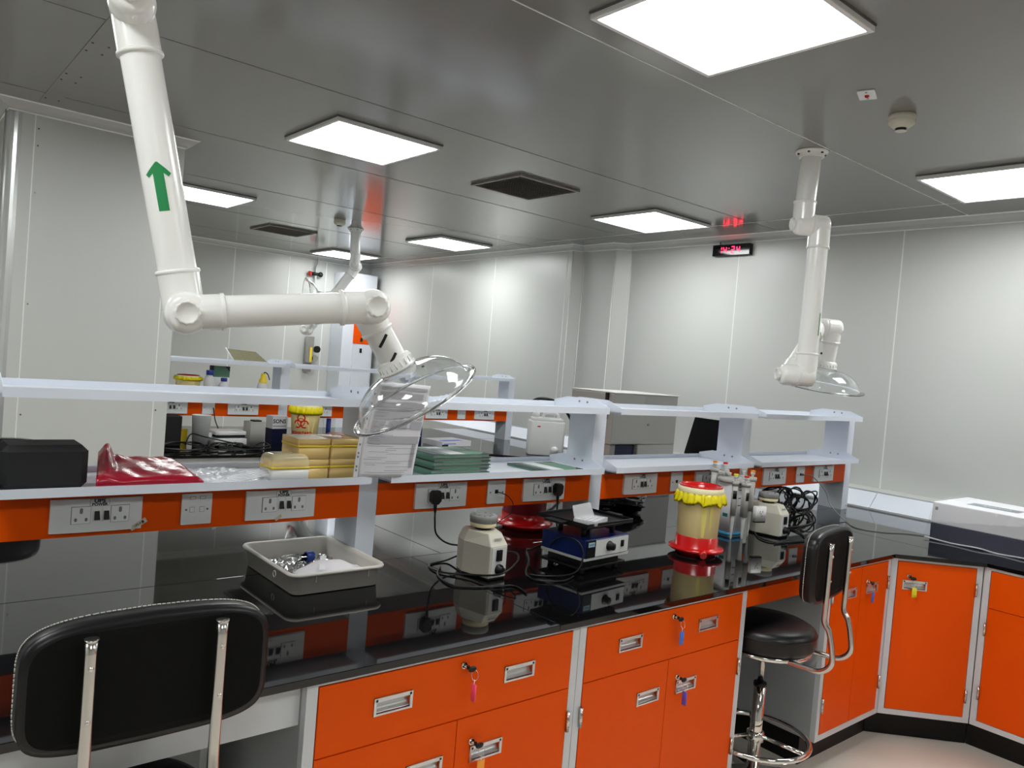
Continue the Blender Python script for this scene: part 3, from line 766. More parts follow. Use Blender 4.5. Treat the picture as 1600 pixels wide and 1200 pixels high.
# ------------------------------------------------------------------ sockets and plates
def uk_socket(cx, cz, y, w=.060, h=.058):
    g = MB(); g.rbox(cx - w / 2, cx + w / 2, cz - h / 2, cz + h / 2, 0, 1, .003)
    g.v = [(a, y - .004 * (1 - c), b) for a, b, c in g.v]
    return g
def rr_hole(g, cx, cz, y, w, h, m):
    pts = []
    for (ox, oz, a0) in ((w / 2 - w / 2, h / 2 - w / 2, 0), (0, -(h / 2 - w / 2), PI)):
        for k in range(7):
            t = a0 + PI * k / 6; pts.append((cx + w / 2 * math.cos(t), cz + oz + w / 2 * math.sin(t)))
    n = len(pts); g.add([(p[0], y, p[1]) for p in pts], [tuple(range(n))], m)
def wide_socket():
    """local: centred in x, z; back at y=0, front towards -y"""
    t = thing('socket_plate', 'x', 'power socket')
    g = MB(); w, h = .1155, .046
    N = 14; v = []; 
    for k in range(N + 1):
        x = -w + 2 * w * k / N; d = .010 + .006 * (1 - (abs(x) / w) ** 3)
        v += [(x, -d, -h), (x, -d, h), (x, 0, -h), (x, 0, h)]
    f = []
    for k in range(N):
        a, b = 4 * k, 4 * k + 4; f += [(a, b, b + 1, a + 1), (a + 1, b + 1, b + 3, a + 3), (a, a + 2, b + 2, b)]
    f += [(0, 1, 3, 2), (4 * N, 4 * N + 2, 4 * N + 3, 4 * N + 1)]
    g.add(v, f, 0, False); build('plate', g, 'plate', t)
    for cx in (-.041, .057):
        g = MB(); x0, x1, z0, z1 = cx - .024, cx + .022, -.021, .025
        g.box(x0, x1, -.0185, -.014, z0, z1, 0)
        y = -.0188
        rr_hole(g, cx - .001, .014, y, .008, .016, 1); rr_hole(g, cx - .014, -.010, y, .007, .010, 1); rr_hole(g, cx + .012, -.010, y, .007, .010, 1)
        g.box(x0 - .0012, x1 + .0012, -.0165, -.0135, z0 - .0012, z1 + .0012, 2)
        build('socket', g, ['plate2', 'hole', 'inkgrey'], t, fix=False)
    for cx in (-.003, .021):
        g = MB(); g.box(cx - .0095, cx + .0095, -.0175, -.013, -.020, .024, 0)
        g.add([(cx - .006, -.018, -.010), (cx + .006, -.018, -.010), (cx + .006, -.018, .012), (cx - .006, -.018, .012),
               (cx - .0075, -.0255, -.012), (cx + .0075, -.0255, -.012), (cx + .006, -.0205, .012), (cx - .006, -.0205, .012)],
              [(4, 5, 6, 7), (0, 4, 7, 3), (1, 2, 6, 5), (0, 1, 5, 4), (3, 7, 6, 2)], 1)
        g.box(cx - .002, cx + .002, -.0215, -.0205, .003, .006, 0)
        build('switch', g, ['plate2', 'blackpl'], t)
    g = MB(); g.box(-.022, .028, -.0172, -.013, .0262, .0455, 0); s = build('power_sign', g, 'plate2', t)
    a = text_mb('UPS', .0135, .0007, .0002); a.v = [(x * 1.28, y, z) for x, y, z in a.v]; onto(a, (.003, -.0175, .0398), (1, 0, 0), (0, 0, 1))
    b = text_mb('POWER', .0098, .0005, .0002); b.v = [(x * 1.15, y, z) for x, y, z in b.v]; onto(b, (.003, -.0175, .0304), (1, 0, 0), (0, 0, 1))
    merge(a, b)
    for (x0, x1, z0, z1) in ((-.0215, .0275, .0262, .0268), (-.0215, .0275, .0448, .0454), (-.0215, -.0209, .0262, .0454), (.0269, .0275, .0262, .0454)): a.box(x0, x1, -.0176, -.0172, z0, z1)
    build('lettering', a, 'ink', s)
    g = MB(); [g.box(x, x + .0035, -.0128, -.0119, .0355, .0372) for x in (.079, .0835, .088)]
    build('maker_mark', g, 'inkgrey', t)
    return t
def data_plate(n=2, jack=False):
    t = thing('data_plate', 'x', 'data socket')
    g = MB(); g.rbox(-.044, .044, -.046, .046, 0, 1, .003); g.v = [(a, -.009 * c, b) for a, b, c in g.v]; build('plate', g, 'plate', t)
    g = MB()
    if jack: g.box(-.008, .008, -.0098, -.009, -.006, .009, 1); g.box(-.004, .004, -.012, -.0098, -.003, .006, 1)
    else:
        for x in (-.020, .009): g.box(x, x + .012, -.0105, -.009, -.008, .006, 0); g.box(x - .001, x + .013, -.0096, -.009, -.009, .007, 2); g.box(x, x + .014, -.0098, -.009, .030, .038, 0); g.box(x - .001, x + .015, -.0094, -.009, .029, .039, 2)
    build('jack', g, ['plate2', 'blackpl', 'inkgrey'], t)
    for x in (-.031, .031):
        g = MB(); g.cone((x, -.0105, -.001), (x, -.009, -.001), .0032, n=10); build('screw', g, 'hole', t)
    return t
WS = wide_socket(); DP = data_plate(); DJ = data_plate(jack=True)
ws = [(.5205, 'white double power socket under the black box, leftmost on the near orange panel'),
      (1.055, 'white double power socket above the grey tray'),
      (1.681, 'white double power socket with a black plug, under the stack of green folders'),
      (2.201, 'white double power socket with a black plug, behind the blue shaker'),
      (2.809, 'white double power socket between the blue shaker and the yellow bucket'),
      (3.340, 'white double power socket partly hidden behind the yellow bucket'),
      (3.948, 'white double power socket above the tangled black cables'),
      (4.487, 'white double power socket nearest the right end of the near rack')]
for i, (x, lb) in enumerate(ws):
    o = WS if i == 0 else copy_tree(WS); o.location = (x, PY0, 1.1395); o['label'] = lb; o['group'] = 'double power sockets on the orange panels'
dp = [(.790, 0, 'white double data socket plate between the two leftmost power sockets'),
      (1.945, 1, 'white single jack plate with a thin black cable, above the red bin'),
      (3.076, 1, 'white jack plate behind the yellow bucket rim'),
      (4.222, 1, 'white jack plate with a grey cable running to the wrapped box')]
uj = [0, 0]
for x, k, lb in dp:
    src = DJ if k else DP; o = src if not uj[k] else copy_tree(src); uj[k] = 1
    o.location = (x, PY0, 1.1395); o['label'] = lb; o['group'] = 'data plates on the orange panels'
fy = PY0 + FD - .04
for x, lb in ((1.681, 'distant white power socket at the left end of the far orange panel, beside the column'), (2.201, 'distant white power socket above the balance on the far bench'),
              (2.809, 'distant white power socket behind the biohazard bucket'), (3.340, 'distant white power socket seen through the clear hood'),
              (3.948, 'distant white power socket left of the last small plate'), (4.487, 'distant white power socket nearest the right end of the far rack')):
    o = copy_tree(WS); o.location = (x, fy, 1.1395); o['label'] = lb; o['group'] = 'double power sockets on the orange panels'
for x, lb in ((1.945, 'distant white data plate above the clear beaker'), (3.076, 'distant white data plate beside the biohazard bucket'), (4.222, 'distant white data plate between the last two far sockets')):
    o = copy_tree(DP); o.location = (x, fy, 1.1395); o['label'] = lb; o['group'] = 'data plates on the orange panels'
def tape(x, z, rot, label):
    g = MB(); g.box(-.024, .024, -.0006, .0006, -.007, .007); tx = text_mb('UPS-R', .008, .0002, .0002); onto(tx, (-.002, -.0009, 0), (1, 0, 0), (0, 0, 1)); merge(g, tx, 1)
    for s in (0,): g.box(.010, .016, -.0009, -.0006, -.004, .004, 1)
    g.xf(Matrix.Rotation(-rot, 4, 'Y'))
    return solo('label_tape', label, 'label', g, ['tape', 'ink'], (x, PY0 - .0125, z))
tape(.628, 1.106, .55, 'small cream tape label on the corner of the leftmost power socket')
g = MB(); g.box(-.012, .012, -.0006, .0006, -.005, .005); g.xf(Matrix.Rotation(-.6, 4, 'Y')); solo('label_tape', 'scrap of torn tape under the socket above the grey tray', 'label', g, 'tape', (1.045, PY0 - .0165, 1.098))

# ------------------------------------------------------------------ plugs with cables
def plug(label, x, z, cable, r=.0035, turn=0, group=None):
    t = thing('power_plug', label, 'plug', (x, PY0 - .019, z), 0, group)
    g = MB(); P = [(-.022, .018), (-.012, .028), (.012, .028), (.022, .018), (.020, -.012), (.008, -.024), (-.008, -.024), (-.020, -.012)]
    g.prism(P, -.026, 0, 0, 'y'); g.cone((0, -.014, -.02), (0, -.016, -.055), .0075, .0045, 12)
    build('plug_body', g, 'blackpl', t, bevel=.004)
    g = MB(); g.tube([(0, -.016, -.05)] + [(p[0] - x, p[1] - PY0 + .019, p[2] - z) for p in cable], r, 8); build('cable', g, 'blackpl', t)
    return t
plug('black plug under the green folders, cable running to the cream vortex mixer', 1.640, 1.135,
     [(1.640, 2.335, 1.05), (1.655, 2.34, 1.00), (1.70, 2.33, .965), (1.76, 2.30, .955), (1.78, 2.262, .945)])
plug('black plug in the socket behind the blue shaker, cable hanging down', 2.258, 1.137,
     [(2.258, 2.336, 1.04), (2.258, 2.33, .99), (2.255, 2.30, .94), (2.22, 2.27, .915)])
g = MB(); g.tube([(1.945, 2.355, 1.141), (1.975, 2.335, 1.13), (2.005, 2.33, 1.10), (2.010, 2.34, 1.06), (1.995, 2.36, 1.035), (1.99, 2.40, 1.0), (1.985, 2.45, .93), (1.98, 2.47, .906)], .0018, 8)
solo('data_cable', 'thin black cable hanging from the jack plate above the red bin', 'cable', g, 'blackpl')

# ================================================================== STOOLS WITH BACKREST
def stool(label, loc, rz, top, bh, seat_z=.72, group=None, tt=None):
    tt = tt or top - .03
    """local: seat centre at origin, sitter faces +y, backrest at -y"""
    t = thing('lab_stool', label, 'stool', loc, rz, group)
    g = MB(); R = .195
    g.lathe([(.001, seat_z + .004), (R * .5, seat_z + .006), (R * .85, seat_z), (R * .965, seat_z - .012), (R, seat_z - .026), (R * 1.005, seat_z - .03), (R, seat_z - .034), (R, seat_z - .070), (R * .96, seat_z - .085), (R * .85, seat_z - .09), (.001, seat_z - .09)], n=56)
    s = build('seat', g, 'leather', t)
    g = MB(); g.tube([(R * 1.006 * math.cos(a), R * 1.006 * math.sin(a), seat_z - .028) for a in [2 * PI * k / 60 for k in range(60)]], .0016, 6, closed=True, smooth=1); build('seam', g, 'leather', s)
    g = MB(); g.tube([(.17 * math.cos(a), .17 * math.sin(a), seat_z - .101) for a in [2 * PI * k / 40 for k in range(40)]], .0105, 10, closed=True, smooth=1)
    for sx in (-1, 1): g.tube([(sx * .105, -.13, seat_z - .102), (sx * .06, 0, seat_z - .102), (sx * .02, .14, seat_z - .102)], .009, 8)
    build('seat_ring', g, 'chrome', t)
    # column
    g = MB(); g.cone((0, 0, .455), (0, 0, seat_z - .092), .0125, n=20); build('gas_rod', g, 'steel', t)
    g = MB(); g.cone((0, 0, .10), (0, 0, .455), .024, n=24); g.cone((0, 0, .448), (0, 0, .462), .0255, n=24, m=1); build('column', g, ['chrome', 'blackpl'], t)
    # foot ring
    g = MB(); g.tube([(.205 * math.cos(a), .205 * math.sin(a), .245) for a in [2 * PI * k / 48 for k in range(48)]], .0105, 10, closed=True, smooth=1)
    g.lathe([(.026, .225), (.034, .228), (.034, .262), (.026, .265)], n=24)
    for k in range(3):
        a = 2 * PI * k / 3 + .5; g.tube([(.03 * math.cos(a), .03 * math.sin(a), .25), (.2 * math.cos(a), .2 * math.sin(a), .246)], .008, 8)
    build('foot_ring', g, 'chrome', t)
    for k in range(5):
        a = 2 * PI * k / 5 + .942 - rz; c, s_ = math.cos(a), math.sin(a)
        g = MB(); g.add([(c * r - s_ * w, s_ * r + c * w, z) for (r, w, z) in ((.02, -.022, .115), (.02, .022, .115), (.29, .018, .055), (.29, -.018, .055), (.02, -.022, .075), (.02, .022, .075), (.29, .018, .035), (.29, -.018, .035))],
                        [(0, 1, 2, 3), (7, 6, 5, 4), (0, 4, 5, 1), (1, 5, 6, 2), (2, 6, 7, 3), (3, 7, 4, 0)])
        l = build('leg', g, 'chrome', t, bevel=.003)
        g = MB(); g.cone((c * .272, s_ * .272, 0.0), (c * .272, s_ * .272, .036), .020, .014, 16); build('glide', g, 'blackpl', l)
    # back tubes
    yb = -.262; bot = top - .035 - bh
    for sx in (-1, 1):
        x = sx * .108
        g = MB(); g.tube([(x, yb + .004, tt), (x, yb + .004, bot + .03), (x, yb + .003, bot - .03), (x * .98, yb - .016, seat_z + .055), (x * .98, yb - .030, seat_z + .0), (x * .98, yb - .035, seat_z - .06), (x * .98, yb + .00, seat_z - .098), (x * .96, yb + .06, seat_z - .104), (x * .9, -.10, seat_z - .103)], .0105, 12)
        g.cone((x, yb + .004, tt - .001), (x, yb + .004, tt + .003), .0118, n=16)
        b = build('back_tube', g, 'steel', t)
        for zz in (tt - .045, tt - .135):
            h = MB(); h.ball((x, yb - .0065, zz), .0042, (1, .6, 1), 10); build('rivet', h, 'chrome', b)
    # padded back
    W2 = .206; ct = top; cb = top - bh
    def outline(u, inset=0):
        # superellipse outline, lower edge bowed down
        a = 2 * PI * u; c, s_ = math.cos(a), math.sin(a); n = 5.5
        x = (W2 - inset) * math.copysign(abs(c) ** (2 / n), c); z = (bh / 2 - inset) * math.copysign(abs(s_) ** (2 / n), s_)
        zz = (ct + cb) / 2 + z
        if s_ > 0: zz += .010 * (1 - (x / W2) ** 2)
        else: zz -= .012 * (1 - (x / W2) ** 2)
        return x, zz
    def back_y(x): return yb + .018 + .030 * (1 - (x / W2) ** 2) * .35 + .0
    NU = 72; rows = [(.0, 0.012, 0), (.0, 0.0, .004), (.0, 0, .020), (.0, .0, .046), (.0, .008, .056), (.0, .03, .062), (.0, .09, .064)]
    v = []; 
    for (_, ins, dy) in rows:
        for k in range(NU):
            x, z = outline(k / NU, ins); v.append((x, back_y(x) + dy, z))
    f = [];
    for r in range(len(rows) - 1):
        for k in range(NU): f.append((r * NU + k, r * NU + (k + 1) % NU, (r + 1) * NU + (k + 1) % NU, (r + 1) * NU + k))
    g = MB(); g.add(v, f, 0, True); g.f.append([(len(rows) - 1) * NU + k for k in range(NU)]); g.mi.append(0); g.sm.append(True)
    g.f.append([k for k in range(NU)][::-1]); g.mi.append(1); g.sm.append(False)
    bp = build('backrest', g, ['leather', 'backfab'], t)
    # stitched edge along the front rim
    pts = [];
    for k in range(NU * 2):
        x, z = outline(k / (NU * 2), -.001); pts.append((x, back_y(x) + .040, z))
    g = MB()
    for k in range(0, len(pts), 1):
        a = Vector(pts[k]); b = Vector(pts[(k + 1) % len(pts)]); 
        L_ = (b - a).length
        if L_ > .004: n_ = max(1, int(L_ / .0075)); 
        else: n_ = 1
        for q in range(n_):
            p0 = a.lerp(b, q / n_); p1 = a.lerp(b, (q + .72) / n_); g.cone(p0, p1, .0013, n=5)
    build('stitching', g, 'piping', bp)
    return t
stool('black stool at the bottom left with two chrome tubes on its padded back', (.420, 1.655, 0), 0, 1.156, .208, tt=1.142)
stool('black round-seated stool with chrome foot ring in the orange kneehole', (2.815, 1.665, 0), .16, 1.118, .250, seat_z=.715)
stool('black stool on the far side of the near bench, mostly hidden', (.42, 3.62, 0), PI, 1.155, .21)

# ================================================================== THINGS ON THE NEAR RACK
ZS = 1.2137
g = MB(); g.box(.285, .490, 2.355, 2.50, ZS, 1.334); o = solo('foam_box', 'matt black box with chamfered edges on the near lower shelf, leftmost', 'box', g, 'blackmat')
md = o.modifiers.new('b', 'BEVEL'); md.width = .017; md.segments = 1; md.limit_method = 'ANGLE'
# red folded bags
def bagf():
    N, K = 40, 40; g = MB(); v = []
    random.seed(3)
    for i in range(N + 1):
        u = i / N; x = .515 + .265 * u
        rz = .020 + .004 * math.sin(u * 19)
        lift = .018 + .010 * (1 - u)
        y0 = 2.325 + .012 * math.sin(u * 3); y1 = 2.585 - .03 * u
        end = min(1, (1 - u) / .06) ** .5 if u > .94 else 1
        for k in range(K):
            a = 2 * PI * k / K; c, s_ = math.cos(a), math.sin(a)
            yy = (y0 + y1) / 2 + (y1 - y0) / 2 * math.copysign(abs(c) ** .6, c)
            back = max(0, (yy - y0) / (y1 - y0))
            if s_ >= 0:
                zt_ = .026 + .036 * back ** .8 * (1 - .25 * u)
                zt_ += math.exp(-((u - .10) / .085) ** 2) * (.1 + .9 * max(0, back - .05)) * .040 - math.exp(-((u - .19) / .03) ** 2) * .012 * back
                zt_ += (.0016 * math.sin(u * 23 + back * 9) + .0022 * math.sin(13 * u - 9 * back + 1) + .0012 * math.sin(19 * back + 17 * u)) * (1 - .4 * u)
                z = ZS + .001 + .016 + (zt_ - .016) * min(1, s_ * 2.2) ** .6 * end
            else: z = ZS + .001 + .016 * (1 - min(1, -s_ * 2) ** .6)
            xx = x + .045 * back * (1 - u) + .0 * u + .012 * (1 - back) * (u - .5) * 2
            v.append((xx, yy, z))
    f = []
    for i in range(N):
        for k in range(K): f.append((i * K + k, i * K + (k + 1) % K, (i + 1) * K + (k + 1) % K, (i + 1) * K + k))
    g.add(v, f, 0, True)
    for i in (0, N): g.f.append([i * K + k for k in range(K)][::(1 if i else -1)]); g.mi.append(0); g.sm.append(False)
    return g
solo('plastic_bag', 'shiny folded dark red plastic bag on the near lower shelf', 'plastic bag', bagf(), 'redbag')
def filmf(x0, x1, y0, y1, h, seed, z=ZS):
    random.seed(seed); ph = [random.random() * 6 for _ in range(6)]
    def F(u, v):
        x = x0 + (x1 - x0) * u; y = y0 + (y1 - y0) * v + .006 * math.sin(9 * u + ph[0])
        zz = z + .002 + h * (abs(math.sin(5 * u + 3 * v + ph[1])) * .5 + abs(math.sin(13 * v + 2 * u + ph[2])) * .3 + .2 * abs(math.sin(23 * u - 9 * v + ph[3])))
        return (x, y, zz)
    return MB().grid(F, 36, 30)
solo('clear_plastic_bag', 'crumpled clear plastic bags between the red bag and the tip boxes', 'plastic bag', filmf(.79, .985, 2.30, 2.60, .016, 1), 'filmw', fix=False)
g = MB()
for k in range(5): g.tube([(.80 + .01 * k, 2.302 + .004 * k, ZS + .010 + .001 * k), (.90, 2.315 + .006 * k, ZS + .018 + .003 * k), (1.0, 2.33 + .006 * k, ZS + .030 + .003 * k)], .0022, 6)
solo('clear_sleeve', 'rolled clear plastic sleeve in front of the domed tip box', 'plastic sleeve', g, 'filmw')
def tipbox(label, loc, w, d, hb, hl, dome=False, group='amber pipette tip boxes'):
    t = thing('tip_box', label, 'tip box', loc, 0, group)
    g = MB(); r = .007
    poly = lambda a, b: [(-w / 2 + a, -d / 2 + a), (w / 2 - a, -d / 2 + a), (w / 2 - a, d / 2 - a), (-w / 2 + a, d / 2 - a)]
    g.rbox(-w / 2 + .002, w / 2 - .002, -d / 2 + .002, d / 2 - .002, 0.0005, hb, .006); build('base', g, 'whitepl' if dome else 'tipbox', t)
    g = MB(); g.rbox(-w / 2, w / 2, -d / 2, d / 2, hb, hb + .006, .007); build('rim', g, 'yellowpl', t)
    g = MB()
    if dome:
        v = []; K = 40; rows = [(0, 0), (0, hl * .45), (.003, hl * .72), (.010, hl * .9), (.020, hl * .985), (.04, hl)]
        for (ins, z) in rows:
            for k in range(K):
                a = 2 * PI * (k + .5) / K; c, s_ = math.cos(a), math.sin(a); n = 7
                v.append(((w / 2 + .001 - ins) * math.copysign(abs(c) ** (2 / n), c), (d / 2 + .001 - ins) * math.copysign(abs(s_) ** (2 / n), s_), hb + .006 + z))
        f = [(r_ * K + k, r_ * K + (k + 1) % K, (r_ + 1) * K + (k + 1) % K, (r_ + 1) * K + k) for r_ in range(len(rows) - 1) for k in range(K)]
        g.add(v, f, 0, True); g.f.append([(len(rows) - 1) * K + k for k in range(K)]); g.mi.append(0); g.sm.append(True)
        build('lid', g, 'tiplid', t)
    else:
        g.rbox(-w / 2 + .001, w / 2 - .001, -d / 2 + .001, d / 2 - .001, hb + .0062, hb + hl, .006); build('lid', g, 'tipbox', t)
    g = MB(); nx, ny = 9, 6
    for i in range(nx):
        for j in range(ny):
            x = -w / 2 + .012 + (w - .024) * i / (nx - 1); y = -d / 2 + .012 + (d - .024) * j / (ny - 1)
            g.cone((x, y, hb + .0065), (x, y, hb + .017), .0032, .0036, 6)
    o = build('tips', g, 'tips', t); o['kind'] = 'stuff'
    return t
tipbox('pipette tip box with a clear domed lid and white base, left of the amber stack', (1.060, 2.372, ZS), .132, .100, .046, .040, True)
for k, (x, z, lb) in enumerate(((1.146, 0, 'amber pipette tip box, lower left of the stacked four'), (1.2655, 0, 'amber pipette tip box, lower right of the stacked four'),
                       (1.146, .0685, 'amber pipette tip box, upper left of the stacked four'), (1.2655, .0685, 'amber pipette tip box, upper right of the stacked four'))):
    tipbox(lb, (x + .012, 2.435, ZS + z), .1175, .135, .040, .0275)
g = MB(); g.grid(lambda u, v: (1.235 + .06 * u, 2.40 + .08 * v, ZS + .1445 + .003 * math.sin(5 * u + 4 * v)), 8, 8); solo('film_scrap', 'salmon coloured film lying on the amber tip box stack', 'film', g, mat('salmon_film', (.75, .28, .15), .4), fix=False)
# sheet protector with printed pages
sh = thing('document_sleeve', 'clear punched sleeve of printed pages standing on the near shelf behind the clear hood', 'document sleeve', (1.268, 2.297, 1.2325))
SW, SH = .232, .325
def shp(u, v, off=0, a0=0, a1=1, b0=0, b1=1):
    uu = a0 + (a1 - a0) * u; vv = b0 + (b1 - b0) * v
    x = SW * uu + .030 * vv * (1 - .4 * uu) + .010 * math.sin(PI * vv) * (1 - uu) * -1
    y = -.046 * max(vv, 0) ** 1.2 - .012 * math.sin(PI * uu) * (1 - vv * .6) - off
    return (x, y, SH * vv - .006 * uu)
g = MB(); g.grid(lambda u, v: shp(u, v, .0, .07, 1), 24, 24); build('pages', g, 'paper', sh, solid=.001, fix=False)
g = MB(); g.grid(lambda u, v: shp(u, v, .0008, 0, 1.01, -.004, 1.03), 24, 24); build('sleeve', g, 'film', sh, fix=False)
g = MB(); g.grid(lambda u, v: shp(u, v, .0012, 0, .065), 6, 24); s_ = build('punched_strip', g, 'paper', sh, fix=False)
g = MB()
for b in (.06, .10, .20, .24, .33, .45, .60, .67, .76, .86): g.grid(lambda u, v, b=b: shp(u, v, .0020, .020, .042, b, b + .022), 2, 2)
build('punch_hole', g, 'inkgrey', s_, fix=False)
g = MB(); random.seed(5)
for (a0, a1, b0, b1, m) in ((.12, .95, .93, .96, 1), (.12, .9, .84, .90, 1), (.13, .98, .72, .80, 1), (.13, .98, .62, .70, 1), (.40, .72, .52, .60, 1), (.78, .98, .52, .60, 1), (.13, .34, .45, .60, 1), (.13, .98, .36, .44, 1)):
    g.grid(lambda u, v, q=(a0, a1, b0, b1): shp(u, v, .0024, *q), 8, 3, 1)
for k in range(46):
    b = .05 + k * .0198
    if random.random() < .85:
        a0 = .12 + random.random() * .05 + (.3 if random.random() < .3 else 0); a1 = a0 + .15 + random.random() * .55; a1 = min(a1, .97)
        g.grid(lambda u, v, q=(a0, a1, b, b + .0035): shp(u, v, .0030, *q), 8, 1, 0)
for k in range(20):
    b = .10 + k * .013; g.grid(lambda u, v, q=(.88, .95, b, b + .006): shp(u, v, .0032, *q), 2, 1, 0)
build('printing', g, ['inkgrey', 'paper2'], sh, fix=False)
# green folders
def folder(label, loc, w=.205, d=.29, h=.0125, rz=0, lab=True, group='green folders with dark bindings'):
    t = thing('folder', label, 'folder', loc, rz, group)
    g = MB(); g.box(0, w, 0, d, 0, .0030); g.box(0, w, 0, d, h - .0030, h); g.box(0, .002, 0, d, 0.003, h - .003)
    for (a, b) in ((w - .04, w + .0006),):
        g.prism([(w + .0008, -.0008), (w + .0008, .045), (w - .045, -.0008)], h - .0010, h + .0004, 1); g.prism([(w + .0008, d + .0008), (w - .045, d + .0008), (w + .0008, d - .045)], h - .0010, h + .0004, 1)
        g.prism([(w + .0008, -.0008), (w + .0008, .045), (w - .045, -.0008)], 0, .0010, 1)
    g.box(-.001, .045, -.0008, d + .0008, h - .001, h + .0003, 1)
    build('cover', g, ['foldg', 'folddark'], t)
    g = MB(); g.box(.004, w - .004, .004, d - .004, .0031, h - .0031); build('paper_block', g, 'pages_edge', t)
    if lab: g = MB(); g.box(.075, .142, .002, d - .01, h, h + .0007); build('label', g, 'paper', t)
    return t
for k in range(6):
    folder(['green folder at the bottom of the stack on the near shelf', 'second green folder from the bottom of the stack', 'third green folder from the bottom of the stack', 'third green folder from the top of the stack',
            'second green folder from the top of the stack', 'green folder with a white label band on top of the stack'][k],
           (1.605 + (.006, -.004, .010, .002, .008, .0)[k], 2.325 + (.004, .0, .006, .002, .005, .0)[k], ZS + .0005 + .0142 * k), w=.262, d=.205, h=.0132, lab=k == 5)
folder('green notebook with a white label lying alone near the second post', (2.140, 2.335, ZS + .0005), w=.255, d=.205, h=.010, rz=.02)

# ================================================================== THINGS ON THE NEAR BENCH
# tray
ty = thing('plastic_tray', 'grey cream rectangular plastic tray standing on the black worktop', 'tray', (1.170, 2.352, WT))
def ring(w, d, r, z, n=6):
    P = []
    for cx, cy, a0 in ((w - r, d - r, 0), (-w + r, d - r, PI / 2), (-w + r, -d + r, PI), (w - r, -d + r, 1.5 * PI)):
        for k in range(n + 1): t_ = a0 + PI / 2 * k / n; P.append((cx + r * math.cos(t_), cy + r * math.sin(t_), z))
    return P
rows = [ring(.140, .186, .022, .0006), ring(.147, .193, .026, .004), ring(.152, .199, .03, .058), ring(.162, .209, .036, .060), ring(.165, .212, .038, .066), ring(.162, .209, .036, .072), ring(.154, .201, .03, .070), ring(.147, .194, .027, .060), ring(.140, .186, .022, .007), ring(.134, .180, .018, .0045)]
K = len(rows[0]); g = MB(); v = [p for r_ in rows for p in r_]
f = [(i * K + k, i * K + (k + 1) % K, (i + 1) * K + (k + 1) % K, (i + 1) * K + k) for i in range(len(rows) - 1) for k in range(K)]
g.add(v, f, 0, True); g.f.append(list(range(K))[::-1]); g.mi.append(0); g.sm.append(False); g.f.append([(len(rows) - 1) * K + k for k in range(K)]); g.mi.append(0); g.sm.append(False)
build('tray_body', g, 'tray', ty)
g = MB()
for x in (-.08, .10): g.box(x - .001, x + .001, -.2015, -.198, .038, .058)
build('rib', g, 'tray', ty)
g = MB(); g.tube([(-.1525, -.06 + .010 * math.cos(a), .036 + .010 * math.sin(a)) for a in [2 * PI * k / 12 for k in range(12)]], .0014, 6, closed=True, smooth=1); build('moulded_mark', g, 'tray', ty)
def foilf(u, v):
    x = 1.045 + .245 * u; y = 2.235 + .275 * v
    return (x, y, WT + .0065 + .013 * abs(math.sin(31 * u + 7 * v) * math.cos(23 * v - 5 * u)) + .008 * abs(math.sin(57 * u * v + 3)) + .004 * random.random())
random.seed(11); g = MB().grid(foilf, 34, 34, sm=False); solo('foil_sheet', 'crumpled silver foil lying in the plastic tray', 'foil', g, 'foil', fix=False)
tb = thing('centrifuge_tube', 'clear centrifuge tube with a blue screw cap lying in the tray', 'tube', (1.165, 2.425, WT + .040), .05)
g = MB(); g.lathe([(.002, -.085), (.0135, -.062), (.0138, .018), (.0125, .018), (.0122, -.060), (.001, -.082)], axis=(1, 0, 0), n=28); build('tube_body', g, 'clear', tb)
g = MB(); g.lathe([(.0165, .018), (.0175, .020), (.0175, .044), (.0165, .046), (.001, .046)], axis=(1, 0, 0), n=36, wob=lambda t_, k: .0005 * math.cos(18 * t_)); g.lathe([(.0165, .018), (.001, .018)], axis=(1, 0, 0), n=36); build('cap', g, 'bluecap', tb)
mk = thing('face_mask', 'white folded face mask with a punched strip in the front of the tray', 'mask', (1.185, 2.27, WT + .0285))
g = MB(); g.grid(lambda u, v: (-.105 + .225 * u + .0 * v, (-.085 + .165 * v) * math.sin(PI * min(max(u, .04), .96)) ** .55, .004 + .034 * math.sin(PI * u) * math.sin(PI * v) ** .8 + .002 * math.sin(20 * u)), 30, 20); build('mask_cloth', g, 'cloth', mk, solid=.0015, fix=False)
g = MB(); g.add([(-.06, -.062, .030), (-.042, -.070, .031), (.020, .050, .040), (.003, .056, .039)], [(0, 1, 2, 3)]); build('strap', g, 'plate2', mk, solid=.001, fix=False)
